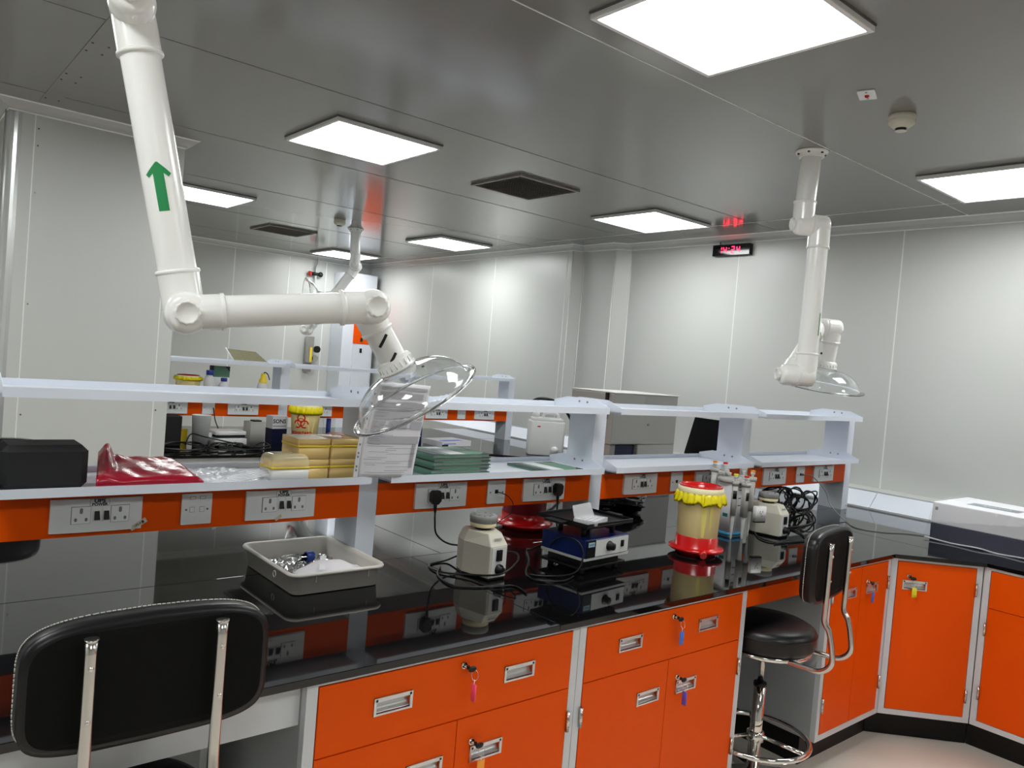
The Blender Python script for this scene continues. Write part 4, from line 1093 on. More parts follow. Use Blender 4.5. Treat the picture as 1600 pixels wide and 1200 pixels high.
# vortex mixers
def vortex(label, loc, rz, group='cream vortex mixers', text=True):
    t = thing('vortex_mixer', label, 'vortex mixer', loc, rz, group)
    P = [(-.005, 0), (.075, .004), (.110, .10), (.085, .178), (-.012, .178), (-.030, .12)]
    zt = .158; zc = .118
    g = MB()
    base = [(x, y, .008) for x, y in P]
    low = [(x, y, zc) for x, y in P]
    topp = [(.006, .030, zt), (.066, .033, zt), (.092, .100, zt), (.072, .165, zt), (-.002, .165, zt), (-.016, .115, zt)]
    mid = [(x, y, .050) for x, y in P]
    rows = [base, mid, low, topp]; n = 6; v = [p for r_ in rows for p in r_]
    f = [(i * n + k, i * n + (k + 1) % n, (i + 1) * n + (k + 1) % n, (i + 1) * n + k) for i in range(3) for k in range(n)] + [tuple(range(n))[::-1], tuple(3 * n + k for k in range(n))]
    g.add(v, f); g.prism([(x * .97 + .001, y * .97 + .003) for x, y in P], 0, .010, 1); build('housing', g, ['cream', 'blackpl'], t, bevel=.004)
    g = MB(); g.add([(.003, -.0022, .012), (.069, .0012, .012), (.069, .0012, .114), (.003, -.0022, .114), (.003, .004, .012), (.069, .006, .012), (.069, .006, .114), (.003, .004, .114)], [(0, 1, 2, 3), (0, 4, 5, 1), (1, 5, 6, 2), (2, 6, 7, 3), (3, 7, 4, 0)])
    p = build('front_panel', g, 'whitepl', t)
    g = MB(); g.box(.022, .046, -.006, 0, .068, .106); g.box(.026, .042, -.009, -.006, .076, .100); build('switch', g, 'blackpl', p)
    g = MB(); g.lathe([(.019, 0), (.018, .004), (.013, .005), (.0125, .020), (.001, .020)], (.038, -.001, .038), (0, -1, 0), 24); g.box(.037, .039, -.023, -.006, .030, .056, 0); build('speed_knob', g, 'blackpl', p)
    if text:
        a = text_mb('SPINIX', .0125, .0003, .0003); d_ = Vector((.003, .030, .040)).normalized(); onto(a, (.036, .0115, .139), (1, .05, 0), (0, .60, .80)); build('lettering', a, 'inkgrey', p)
    g = MB(); g.cone((.040, .105, zt), (.040, .105, zt + .012), .030, n=28, m=0); build('collar', g, 'blackpl', t)
    g = MB(); g.lathe([(.001, .0), (.044, 0), (.047, .003), (.047, .014), (.044, .015)], (.040, .105, zt + .010), n=40); build('head_ring', g, 'bucketrim', t)
    g = MB(); g.lathe([(.044, .0), (.0485, .001), (.0495, .022), (.046, .026), (.001, .026)], (.040, .105, zt + .024), n=40)
    for k in range(9):
        a = 2 * PI * k / 9; g.cone((.040 + .032 * math.cos(a), .105 + .032 * math.sin(a), zt + .0500), (.040 + .032 * math.cos(a), .105 + .032 * math.sin(a), zt + .0525), .006, .003, 8)
    build('rubber_platform', g, 'greyrub', t)
    return t
vortex('cream vortex mixer with a grey rubber top, standing right of the tray', (1.683, 2.045, WT), .02)
vortex('cream vortex mixer beside the pipette stand, in front of the tangled cables', (3.492, 2.035, WT), -.02)
g = MB(); g.tube([(1.79, 2.255, .955), (1.74, 2.27, .94), (1.69, 2.31, .907), (1.60, 2.29, .904), (1.58, 2.20, .905), (1.65, 2.10, .912), (1.70, 2.005, .935), (1.78, 2.02, .965), (1.83, 2.08, .975), (1.85, 2.16, .96)], .0035, 8)
g.tube([(1.62, 2.25, .904), (1.555, 2.17, .904), (1.53, 2.06, .904), (1.575, 2.01, .904), (1.65, 1.98, .904), (1.72, 1.96, .904), (1.71, 1.88, .904)], .0035, 8)
solo('power_cable', 'black power cable looped round the cream vortex mixer beside the tray', 'cable', g, 'blackpl')
# rocker shaker
rk = thing('rocking_shaker', 'blue rocking shaker with black platform and white control panel on the near bench', 'laboratory shaker', (2.038, 1.945, WT), .09)
RW_, RD = .262, .215
g = MB(); g.box(-.004, RW_ + .0, .01, RD, .020, .030, 0)
for x in (.03, RW_ - .03):
    for y in (.035, RD - .03): g.cone((x, y, 0), (x, y, .020), .012, n=14)
build('base_plate', g, 'blackpl', rk, bevel=.003)
g = MB(); g.box(.02, RW_ - .02, .03, RD - .02, .030, .056); build('plinth', g, 'blackpl', rk)
g = MB(); g.box(0, RW_, 0, RD, .066, .134); build('housing', g, 'blue', rk, bevel=.004)
g = MB(); g.box(-.001, RW_ + .001, -.001, RD + .001, .056, .066); build('housing_base', g, 'whitepl', rk, bevel=.002)
g = MB(); g.box(.055, RW_ - .010, -.004, .001, .070, .130); p = build('control_panel', g, 'whitepl', rk)
g = MB(); g.box(.004, .054, -.004, .001, .068, .132); build('side_badge', g, 'blackpl', rk)
g = MB(); g.box(.012, .048, -.0048, -.004, .108, .125, 0); a = text_mb('LABNICS', .0078, .0002, .0002); onto(a, (.030, -.005, .1165), (1, 0, 0), (0, 0, 1)); merge(g, a, 1); build('maker_label', g, [mat('pale_blue_label', (.35, .62, .72), .4), 'inkgrey'], rk)
g = MB(); g.lathe([(.019, 0), (.018, .005), (.014, .007), (.0135, .022), (.001, .022)], (.135, -.004, .102), (0, -1, 0), 28); build('speed_knob', g, 'blackpl', p)
g = MB(); g.box(.205, .221, -.008, -.004, .092, .116); g.box(.208, .218, -.0105, -.008, .096, .108); build('switch', g, 'blackpl', p)
for x in (.045, .215):
    for y in (.05, .165):
        g = MB(); g.cone((x, y, .134), (x, y, .168), .010, n=14); build('support', g, 'blackpl', rk)
g = MB(); g.box(.02, .24, .02, .20, .166, .176); build('under_frame', g, 'blackpl', rk, bevel=.002)
g = MB(); x0, x1, y0, y1 = -.015, .262, -.012, .232
g.box(x0, x1, y0, y1, .180, .186); g.box(x0, x1, y0, y0 + .004, .186, .196); g.box(x0, x1, y1 - .004, y1, .186, .196); g.box(x0, x0 + .004, y0, y1, .186, .196); g.box(x1 - .004, x1, y0, y1, .186, .196)
g.box(x1, x1 + .045, .07, .14, .183, .192); g.box(x0 - .045, x0, .08, .16, .183, .192)
build('platform', g, 'blackpl', rk, bevel=.0015)
wp = thing('well_plate', 'clear well plate with its lid leaning open on the blue shaker', 'well plate', (2.105, 1.995, WT + .1875), .42)
g = MB(); g.box(-.06, .064, -.04, .042, 0, .003)
for i in range(5):
    for j in range(7): g.lathe([(.0075, .003), (.0075, .014), (.0066, .014), (.0066, .004)], (-.050 + j * .0175, -.032 + i * .0165, 0), n=10)
for q in ((-.064, .066, -.044, -.042), (-.064, .066, .042, .044), (-.064, -.062, -.042, .042), (.064, .066, -.042, .042)): g.box(q[0], q[1], q[2], q[3], 0, .016)
build('plate_base', g, 'clearpl', wp)
g = MB(); g.add([(-.05, .045, .010), (.066, .010, .010), (.060, .030, .062), (-.045, .060, .058)], [(0, 1, 2, 3)]); build('lid', g, 'clearpl', wp, solid=.003, fix=False)
g = MB()
g.tube([(2.06, 2.17, .975), (2.03, 2.22, .94), (2.09, 2.32, .906), (2.0, 2.20, .905), (1.90, 2.10, .905), (1.845, 2.03, .905), (1.84, 1.97, .905), (1.92, 1.93, .905), (2.00, 1.955, .906)], .0032, 8)
g.tube([(2.245, 2.27, .91), (2.15, 2.24, .92), (2.03, 2.13, .97), (1.99, 2.03, 1.03), (2.0, 1.955, 1.035), (2.013, 1.93, .99), (1.985, 1.93, .93), (1.93, 1.985, .906), (1.86, 2.05, .906), (1.95, 2.14, .906)], .0032, 8)
solo('power_cable', 'black power cable coiled beside the blue shaker', 'cable', g, 'blackpl')
# sharps bins
def frill(t_, k): return (.0045 * math.sin(23 * t_) + .003 * math.sin(41 * t_ + 1)) if 1 <= k <= 4 else 0
yb_ = thing('sharps_bin', 'yellow bin with red base flange and yellow bag frill on the near worktop', 'bin', (2.800, 2.020, WT))
g = MB(); g.lathe([(.001, .001), (.086, .001), (.086, .012)], n=48); g.lathe([(.087, .012), (.108, .016), (.117, .022), (.116, .030), (.100, .032), (.090, .036), (.089, .078), (.086, .080)], n=48)
for k in range(2):
    a = .9 + k * PI; g.cone((.108 * math.cos(a), .108 * math.sin(a), .020), (.126 * math.cos(a), .126 * math.sin(a), .016), .02, .014, 12)
build('base_flange', g, 'red', yb_)
g = MB(); g.lathe([(.084, .078), (.0865, .085), (.092, .25)], n=48); build('body', g, 'bucket', yb_)
g = MB(); g.lathe([(.094, .268), (.0975, .266), (.102, .252), (.107, .232), (.1075, .222), (.0955, .240)], n=140, wob=frill); g.v = [(x, y, z + (.006 * math.sin(9 * math.atan2(y, x)) + .004 * math.sin(17 * math.atan2(y, x) + 1) if z < .235 else 0)) for x, y, z in g.v]
build('bag_frill', g, 'yellow', yb_)
g = MB()
for (a0, w_, z0) in ((4.02, .13, .085), (4.36, .07, .12)):
    v = []
    for k in range(9):
        z = z0 + (.245 - z0) * k / 8; rr = .0868 + (.0925 - .0868) * ((z - .085) / .165) + .0012
        for s in (-1, 1):
            a = a0 + s * w_ * (.5 + .8 * (k / 8)); v.append((rr * math.cos(a), rr * math.sin(a), z))
    g.add(v, [(2 * k, 2 * k + 1, 2 * k + 3, 2 * k + 2) for k in range(8)], 0, True)
build('bag_tail', g, 'bagyellow', yb_, fix=False)
g = MB(); g.lathe([(.092, .262), (.0965, .264), (.0975, .268), (.0965, .288), (.092, .290), (.089, .286), (.089, .262)], n=48); build('rim', g, 'bucketrim', yb_)
g = MB(); g.lathe([(.0915, .2905), (.093, .296), (.086, .297), (.080, .290), (.078, .270), (.001, .268)], n=48); build('lid', g, 'red', yb_)
g = MB()
a = .25 - PI / 2 + .95
def bio(scale, plane):
    m_ = MB()
    def arc(cx, cy, r0, r1, a0, a1, n=24):
        v = []
        for k in range(n + 1):
            t_ = a0 + (a1 - a0) * k / n; v += [(cx + r0 * math.cos(t_), cy + r0 * math.sin(t_), 0), (cx + r1 * math.cos(t_), cy + r1 * math.sin(t_), 0)]
        m_.add(v, [(2 * k, 2 * k + 1, 2 * k + 3, 2 * k + 2) for k in range(n)], 0)
    for k in range(3):
        t_ = PI / 2 + 2 * PI * k / 3; arc(.50 * math.cos(t_), .50 * math.sin(t_), .36, .52, t_ + .50, t_ + 2 * PI - .50, 36)
    arc(0, 0, .40, .50, 0, 2 * PI, 40); arc(0, 0, .0, .13, 0, 2 * PI, 12)
    m_.v = [(x * scale, y * scale, z) for x, y, z in m_.v]
    return m_
def wrap(mb, r, a0, z0, ext=.0006, slope=0):
    mb.v = [((r + ext + slope * y) * math.cos(a0 + x / r), (r + ext + slope * y) * math.sin(a0 + x / r), z0 + y) for x, y, z in mb.v]; return mb
b_ = wrap(bio(.027, 0), .0885, -.55, .185, slope=.033); tx = wrap(text_mb('BIOHAZARD', .015, .0005, 0), .0875, -.55, .145, slope=.033); merge(b_, tx); build('biohazard_mark', b_, 'red', yb_, fix=False)
rb = thing('sharps_bin', 'dark red translucent bin behind the rack, seen under the orange panel', 'bin', (2.375, 2.675, WT))
g = MB(); g.lathe([(.001, .001), (.095, .001), (.095, .010), (.132, .020), (.136, .028), (.118, .034), (.104, .036), (.103, .075)], n=48); build('base_flange', g, 'red', rb)
g = MB(); g.lathe([(.100, .075), (.106, .28)], n=48); g.lathe([(.106, .28), (.001, .28)], n=48); build('body', g, 'redclear', rb)
# pipette stand
ps = thing('pipette_stand', 'white tower stand with a blue foot band, carrying pipettes beside the yellow bin', 'pipette stand', (3.30, 2.195, WT), -.1)
g = MB(); g.rbox(-.058, .050, -.045, .045, 0.0, .262, .012); tw = build('tower', g, 'paper', ps)
g = MB(); g.rbox(-.0588, .0508, -.0458, .0458, .004, .022, .012); build('foot_band', g, 'cyan', ps)
g = MB(); g.box(-.0586, -.0575, -.030, .0, .095, .112); g.box(-.054, -.036, -.0460, -.0452, .095, .112); build('teal_label', g, 'teal', tw)
g = MB(); [g.box(-.010, .010, -.0462, -.0452, z, z + .004) for z in (.150, .185, .225)]; g.box(.030, .042, -.0464, -.0452, .006, .018); build('marks', g, 'ink', tw)
g = MB(); g.lathe([(.001, .262), (.075, .262), (.078, .266), (.078, .276), (.072, .280), (.001, .280)], n=32); build('carousel', g, 'pipettegrey', ps)
def pipette(label, loc, rz, capmat, tilt=0, group='single-channel pipettes on the stand'):
    t = thing('pipette', label, 'pipette', loc, rz, group)
    g = MB(); g.rbox(-.013, .013, -.015, .016, -.125, .030, .008); g.rbox(-.016, .016, -.020, .022, .022, .040, .008); build('handle', g, 'pipettegrey', t)
    g = MB(); g.lathe([(.011, -.125), (.009, -.15), (.0065, -.20), (.0038, -.235), (.002, -.26), (.001, -.26)], n=16); build('shaft', g, 'whitepl', t)
    g = MB(); g.rbox(-.009, .009, -.0165, -.0145, -.045, -.005, .0015); build('display', g, 'blackpl', t)
    g = MB(); g.cone((0, 0, .040), (0, 0, .056), .006, n=14); g.cone((0, 0, .054), (0, 0, .068), .0115, .010, 18); build('plunger', g, 'whitepl', t)
    g = MB(); g.lathe([(.0115, .066), (.012, .069), (.011, .074), (.001, .075)], n=18); build('plunger_cap', g, capmat, t)
    g = MB(); g.rbox(-.010, .010, .016, .050, .012, .030, .003); build('finger_hook', g, 'pipettegrey', t)
    return t
pp = [(-.075, -.062, 'yellowtag', 'pipette with a yellow plunger cap, leftmost on the stand', -.02), (-.02, -.085, 'red', 'pipette with a red plunger cap, in front on the stand', .0 - .028), (-.042, .085, 'orangetag', 'pipette with an orange plunger cap at the back of the stand', .02),
      (.038, .080, 'red', 'pipette with a dark red plunger cap at the back of the stand', .012), (.052, -.070, 'orangetag', 'pipette with an orange plunger cap, right front of the stand', -.005), (.098, .01, 'pipettegrey', 'all-grey pipette at the right side of the stand', -.01)]
for (x, y, cm, lb, dz) in pp:
    pipette(lb, (3.30 + x, 2.195 + y, WT + .258 + dz), math.atan2(x, -y), cm)
g = MB(); g.box(-.030, .030, -.012, .012, -.034, .034); bx_ = thing('timer', 'small white timer box hanging on the front of the pipette stand', 'timer', (3.352, 2.070, WT + .125), -.3)
g = MB(); g.rbox(-.032, .032, -.012, .010, -.036, .036, .003); c_ = build('case', g, 'whitepl', bx_)
g = MB(); g.box(-.030, .030, -.010, .010, -.042, -.036); build('base', g, 'blackpl', bx_)
g = MB(); [g.box(-.008 + .007 * i, -.004 + .007 * i, -.0126, -.012, -.012 + .010 * j, -.005 + .010 * j) for i in range(3) for j in range(3) if (i + j) % 3]; build('lettering', g, 'inkgrey', c_)
# tangled cables and power strip
pw = thing('power_strip', 'black power strip on the worktop under the right end of the near rack', 'power strip', (4.03, 2.43, WT + .001), .12)
g = MB(); g.rbox(-.19, .19, -.028, .028, 0, .042, .008); build('case', g, 'blackpl', pw)
for k in range(4):
    g = MB(); g.rbox(-.165 + .085 * k, -.115 + .085 * k, -.020, .020, .042, .070, .006); g.cone((-.14 + .085 * k, 0, .07), (-.14 + .085 * k, 0, .088), .007, n=10); build('plug', g, 'blackpl', pw)
random.seed(21)
cl = [((4.15, 2.44, .98), 7, .11), ((4.42, 2.46, .96), 6, .10), ((4.30, 2.42, .95), 6, .08)]
for ci, (c, n_, r_) in enumerate(cl):
    g = MB(); pts = []
    for k in range(n_ * 7):
        a = 2 * PI * k / 7; rr = r_ * (.75 + .3 * random.random())
        pts.append((c[0] + rr * math.cos(a) * 1.25, c[1] + .05 * math.sin(a * .5 + ci) + .02 * (random.random() - .5), max(.906, min(1.070 if True else 1, c[2] + rr * math.sin(a) * .75))))
    g.tube(pts, .004, 7, smooth=4)
    solo('cable_coil', ['tangled black cable coil above the power strip', 'tangled black cable coil nearest the rack end post', 'tangled black cable coil in the middle of the heap'][ci], 'cable', g, 'blackpl')
g = MB(); g.tube([(4.22, 2.40, .96), (4.10, 2.35, .93), (3.92, 2.29, .906), (3.80, 2.20, .905), (3.74, 2.08, .905), (3.66, 2.0, .905)], .0042, 8); g.tube([(3.90, 2.38, .96), (3.84, 2.30, .906), (3.72, 2.22, .905), (3.85, 2.16, .905), (4.10, 2.20, .905), (4.30, 2.36, .92)], .0042, 8)
solo('power_cable', 'black cable snaking forward from the tangle across the worktop', 'cable', g, 'blackpl')
g = MB(); g.tube([(3.55, 2.03, .92), (3.46, 1.98, .905), (3.36, 2.00, .905), (3.40, 2.10, .905), (3.58, 2.22, .905), (3.66, 2.20, .93), (3.62, 2.14, .955)], .0038, 8); g.tube([(3.34, 1.97, .905), (3.50, 1.95, .905), (3.60, 1.94, .905)], .0038, 8)
solo('power_cable', 'black cable under the second cream vortex mixer', 'cable', g, 'blackpl')
g = MB(); g.tube([(4.222, 2.350, 1.142), (4.30, 2.33, 1.13), (4.40, 2.30, 1.05), (4.42, 2.27, .97), (4.37, 2.15, .906), (4.24, 2.02, .904), (4.28, 1.90, .904), (4.40, 1.82, .904), (4.46, 1.75, .905)], .0028, 8)
g.tube([(4.222, 2.362, 1.140), (4.235, 2.35, 1.142)], .006, 8, smooth=0)
solo('network_cable', 'long grey cable from the jack plate to the wrapped box', 'cable', g, 'greycable')
# black bag
def bagball(c, sx, sy, sz, seed):
    random.seed(seed); ph = [random.random() * 6 for _ in range(8)]
    g = MB(); g.ball((0, 0, 0), 1, (1, 1, 1), 40)
    out = []
    for x, y, z in g.v:
        k = 1 + .10 * math.sin(5 * x + ph[0] + 3 * z) + .08 * math.sin(9 * y + 4 * x + ph[1]) + .06 * math.sin(15 * z + 7 * x + ph[2]) + .03 * math.sin(31 * x + 19 * y + ph[3])
        out.append((c[0] + x * sx * k, c[1] + y * sy * k, max(c[2] + z * sz * k, WT + .001)))
    g.v = out; return g
g = bagball((3.16, 2.83, .955), .20, .14, .055, 4); solo('bin_bag', 'glossy black plastic bag behind the rack, left of the yellow bin', 'plastic bag', g, 'glossblack')
# wrapped box
wbx = thing('wrapped_instrument_box', 'white and navy box wrapped in clear film on the right bench', 'wrapped box', (4.415, 1.705, WT), 0)
def quadbox(P, z0, z1, lean=0.0):
    g = MB(); n = 4; v = [(x, y, z0) for x, y in P] + [(x + lean * (1 if i in (0, 3) else -1), y, z1) for i, (x, y) in enumerate(P)]
    g.add(v, [(3, 2, 1, 0), (4, 5, 6, 7)] + [(i, (i + 1) % 4, 4 + (i + 1) % 4, 4 + i) for i in range(4)]); return g
BP = [(0.0, 0.0), (.0, -.70), (.46, -.70), (.46, .0)]
BPc = [(x + .0, y) for x, y in BP]
g = quadbox(BPc, .001, .088); build('lower_box', g, 'navy', wbx, bevel=.004)
g = quadbox([(x - .001 * (1 if x < .1 else -1), y + .001 * (1 if y > -.1 else -1)) for x, y in BP], .088, .200, .012); ub = build('upper_box', g, 'paper', wbx, bevel=.006)
g = MB(); g.box(.13, .24, -.36, -.12, .2005, .2015, 0)
tx = text_mb('zzoom', .05, .0008, .0002); onto(tx, (.185, -.25, .202), (0, -1, 0), (1, 0, 0)); merge(g, tx, 1); build('top_label', g, [mat('grey_blue_label', (.25, .30, .33), .4), 'whitepl'], ub)
g = MB(); g.box(-.0006, .001, -.30, -.19, .125, .165, 0); random.seed(9)
for k in range(16):
    y = -.20 - .095 * random.random(); z = .128 + .034 * random.random(); g.box(.0 - .0014, .0, y - .014 * random.random() - .003, y, z, z + .0025, 1)
g.box(-.0006, .002, -.028, -.014, .158, .175, 1)
g.v = [(x + .012 * (z - .088) / .112 - .002, y, z) for x, y, z in g.v]
build('side_label', g, ['paper2', 'inkgrey'], ub)
def wrapf():
    g = MB(); K = 64; rows = [(-.02, .002), (-.016, .03), (-.010, .09), (-.006, .16), (.0, .204), (.02, .212), (.10, .214)]
    v = []; random.seed(31); ph = [random.random() * 6 for _ in range(6)]
    per = []
    for k in range(K):
        t_ = 4 * k / K; i = int(t_); f_ = t_ - i; a = BP[i]; b = BP[(i + 1) % 4]; per.append((a[0] + (b[0] - a[0]) * f_, a[1] + (b[1] - a[1]) * f_))
    for (ins, z) in rows:
        for k, (x, y) in enumerate(per):
            cx, cy = .23, -.35; dx, dy = (x - cx) / .23, (y - cy) / .35
            w = .004 * math.sin(11 * k * .31 + ph[0] + z * 30) + .003 * math.sin(k * 1.7 + z * 60 + ph[1])
            e = -ins + w
            v.append((x + e * dx, y + e * dy, z + (.006 * math.sin(k * .9 + ph[2]) if z > .05 else 0)))
    f = [(r * K + k, r * K + (k + 1) % K, (r + 1) * K + (k + 1) % K, (r + 1) * K + k) for r in range(len(rows) - 1) for k in range(K)]
    g.add(v, f, 0, True)
    # loose flap at the back corner
    g.grid(lambda u, w_: (.10 + .30 * u, -.02 - .62 * w_, .212 + .020 * math.sin(PI * u) * math.exp(-w_ * 2) + .004 * math.sin(14 * w_ + 6 * u)), 16, 16)
    return g
build('film_wrap', wrapf(), 'film', wbx, fix=False)
g = MB(); g.tube([(-.030, .01, .012), (-.035, -.12, .006), (-.032, -.25, .010), (-.036, -.34, .004), (-.034, -.50, .010), (-.035, -.68, .006)], .004, 6); build('film_hem', g, 'filmw', wbx)

# ================================================================== WALL BENCH: INSTRUMENT, JERRYCAN, MONITOR
im = thing('laboratory_analyser', 'large silver grey instrument with a dark blue recess on the right wall bench', 'instrument', (4.25, 3.893, WT))
g = MB()
g.box(0, .74, 0, .455, .205, .586); g.box(.30, .74, 0, .455, .001, .205); g.box(.0, .30, .40, .455, .001, .205); g.box(0, .02, .30, .40, .001, .205); build('body', g, 'silver', im, bevel=.008)
g = MB(); g.box(-.006, .746, -.006, .461, .586, .594); build('top_panel', g, 'silvertop', im, bevel=.002)
g = MB(); P = [(0.0, -.001), (.34, -.001)] + [(.34 - .34 * k / 12, -.001 - .018 * math.sin(PI * k / 12)) for k in range(1, 12)]
g.prism(P, .215, .580, 0, 'z'); build('front_cover', g, 'silver', im)
g = MB(); g.box(.075, .295, .03, .39, .002, .203); build('sample_bay', g, 'navy', im, bevel=.006)
g = MB(); g.box(.015, .070, .02, .29, .002, .204); build('side_bay', g, 'warmgrey', im)
g = MB(); g.box(-.016, -.001, .055, .080, .39, .586); build('latch_bar', g, 'blackpl', im)
g = MB(); g.ball((.40, -.003, .36), .010, (1.6, .4, 1), 12); build('badge', g, 'inkgrey', im)
mo = thing('monitor', 'black glossy tilted monitor beside the silver instrument on the right wall bench', 'monitor', (4.42, 3.17, WT))
g = MB(); g.add([(.0, -.19, .22), (.0, .19, .22), (.09, .19, .475), (.09, -.19, .475), (.04, -.19, .205), (.04, .19, .205), (.12, .19, .46), (.12, -.19, .46)], [(0, 1, 2, 3), (7, 6, 5, 4), (0, 4, 5, 1), (1, 5, 6, 2), (2, 6, 7, 3), (3, 7, 4, 0)])
build('screen', g, 'glossblack', mo, bevel=.003)
g = MB(); g.cone((.11, 0, .02), (.09, 0, .33), .022, n=16); build('stand', g, 'blackpl', mo)
g = MB(); g.rbox(.0, .22, -.12, .12, .001, .022, .02); build('stand_base', g, 'blackpl', mo)
jc = thing('jerrycan', 'white translucent jerrycan on the far bench corner', 'jerrycan', (4.43, 4.80, WT), -.62)
g = MB(); g.rbox(-.150, .150, -.10, .10, .001, .285, .03); v0 = len(g.v)
g.rbox(-.135, .135, -.088, .088, .285, .310, .03); jb = build('body', g, 'clearmilky', jc, bevel=.008)
g = MB(); g.tube([(.10, 0, .305), (.085, 0, .345), (.03, 0, .352), (-.02, 0, .345), (-.035, 0, .305)], .013, 12); build('handle', g, 'clearmilky', jc)
g = MB(); g.lathe([(.028, .31), (.028, .318), (.032, .320), (.032, .348), (.029, .352), (.001, .352)], (-.095, 0, 0), n=24); build('cap', g, 'whitepl', jc)
g = MB(); g.lathe([(.030, 0), (.032, .002), (.032, .022), (.001, .024)], (.07, -.10, .05), (0, -1, 0), 24); g.box(-.085, -.06, -.1012, -.100, .235, .245, 1); build('tap', g, ['whitepl', 'red'], jc)
g = MB(); g.tube([(4.75, 4.55, 1.49 - .55), (4.62, 4.60, 1.10), (4.45, 4.66, 1.33), (4.28, 4.72, 1.375), (4.20, 4.76, 1.33), (4.24, 4.77, 1.26)], .012, 10)
solo('hose', 'thick black hose arching over the jerrycan from the instrument', 'hose', g, 'blackpl')

# ================================================================== FAR BENCH THINGS
fz = ZS; FS = 2.36 + FD - .04
def smallbin(name_label, loc, r0, r1, h, mark=False, tail=True):
    t = thing('sharps_bin', name_label, 'bin', loc)
    g = MB(); g.lathe([(.001, .001), (r0, .001), (r1, h * .86)], n=40); build('body', g, 'bucket', t)
    g = MB(); g.lathe([(r1 * 1.01, h * .93), (r1 * 1.10, h * .88), (r1 * 1.12, h * .80), (r1 * 1.06, h * .74), (r1 * 1.0, h * .80)], n=100, wob=lambda a, k: .004 * math.sin(19 * a) + .003 * math.sin(33 * a + 2)); build('bag_frill', g, 'yellow', t)
    g = MB(); g.lathe([(r1 * .98, h * .86), (r1 * 1.03, h * .88), (r1 * 1.03, h * .96), (r1 * .98, h * .97)], n=40); build('rim', g, 'bucketrim', t)
    g = MB(); g.lathe([(r1 * .95, h * .955), (r1 * .86, h), (r1 * .80, h * .97), (.001, h * .96)], n=40); build('lid', g, 'red', t)
    if mark:
        sl = (r1 - r0) / (h * .86)
        b_ = wrap(bio(.058, 0), r0 + sl * h * .58, -2.30, h * .58, ext=.0015, slope=sl); tx = wrap(text_mb('BIOHAZARD', .029, .001, 0), r0 + sl * h * .33, -2.30, h * .335, ext=.002, slope=sl); merge(b_, tx); build('biohazard_mark', b_, 'red', t, fix=False)
        g = MB(); v = []
        for k in range(9):
            z = h * (.10 + .66 * k / 8); rr = r0 + sl * z + .001
            for s in (-1, 1): a = -1.55 + s * (.10 + .22 * k / 8); v.append((rr * math.cos(a), rr * math.sin(a), z))
        g.add(v, [(2 * k, 2 * k + 1, 2 * k + 3, 2 * k + 2) for k in range(8)], 0, True); build('bag_tail', g, 'bagyellow', t, fix=False)
    return t
smallbin('yellow bin with a red biohazard symbol on the far bench behind the tip boxes', (2.53, 5.36, WT), .085, .108, .330, True)
smallbin('yellow bin with a red lid on the far shelf beside the column', (1.815, FS + .09, fz), .075, .085, .155)
def bottle(label, loc, r, h, capm, bodym='clear', liquid=None, group=None):
    t = thing('bottle', label, 'bottle', loc, 0, group)
    g = MB(); g.lathe([(.001, .001), (r * .95, .001), (r, .006), (r, h * .62), (r * .8, h * .74), (r * .5, h * .80), (r * .46, h * .86)], n=28); build('body', g, bodym, t)
    g = MB(); g.lathe([(r * .62, h * .83), (r * .66, h * .84), (r * .66, h * .99), (r * .60, h), (.001, h)], n=28, wob=lambda a, k: .0006 * math.cos(16 * a)); build('cap', g, capm, t)
    return t
bottle('tall clear bottle with a dark blue cap on the far shelf', (1.930, FS - .02, fz), .040, .200, 'bluecap', 'clearmilky')
bottle('short clear bottle with a dark blue cap in front of the green notebook', (2.030, FS - .03, fz), .034, .150, 'bluecap', 'clearmilky')
wbt = thing('wash_bottle', 'clear wash bottle with a yellow cap on the far shelf', 'bottle', (2.335, FS, fz))
g = MB(); g.lathe([(.001, .001), (.040, .001), (.042, .006), (.042, .095), (.036, .118), (.024, .13)], n=28); build('body', g, 'clearmilky', wbt)
g = MB(); g.lathe([(.030, .118), (.031, .150), (.020, .158), (.019, .195), (.001, .196)], n=24); build('cap', g, 'yellowpl', wbt)
g = MB(); g.tube([(.0, 0, .19), (.01, -.0, .205), (.03, -.01, .19), (.045, -.012, .15)], .004, 8); build('spout', g, 'blackpl', wbt)
nb = thing('notebook', 'green notebook standing upright behind the bottles on the far shelf', 'notebook', (2.025, FS + .045, fz), 0)
g = MB(); g.box(-.070, .070, 0, .003, .001, .232, 0); g.box(-.072, -.046, -.001, .021, .0, .233, 1); g.box(-.070, .070, .017, .020, .001, .232, 0); g.prism([(.0705, .2325), (.0705, .19), (.035, .2325)], -.0012, -.0002, 1, 'y')
build('cover', g, ['foldg', 'folddark'], nb); g = MB(); g.box(-.044, .068, .0035, .0165, .003, .229); build('pages', g, 'paper', nb); g = MB(); g.box(-.044, .070, -.0012, 0, .055, .150); build('label', g, 'paper', nb)
g = MB(); g.add([(1.78, 5.62, fz + .002), (2.02, 5.62, fz + .002), (2.0, 5.66, fz + .10), (1.86, 5.66, fz + .082)], [(0, 1, 2, 3)])
g = filmf(1.80, 1.90, 5.63, 5.70, .05, 8, fz + .03); solo('plastic_bag', 'dark red plastic bag in front of the yellow bin on the far shelf', 'plastic bag', g, 'redbag', solid=.002, fix=False)
th_ = thing('filter_tray', 'mottled olive tray tilted on the far upper shelf', 'tray', (2.21, 5.76, 1.492), .05)
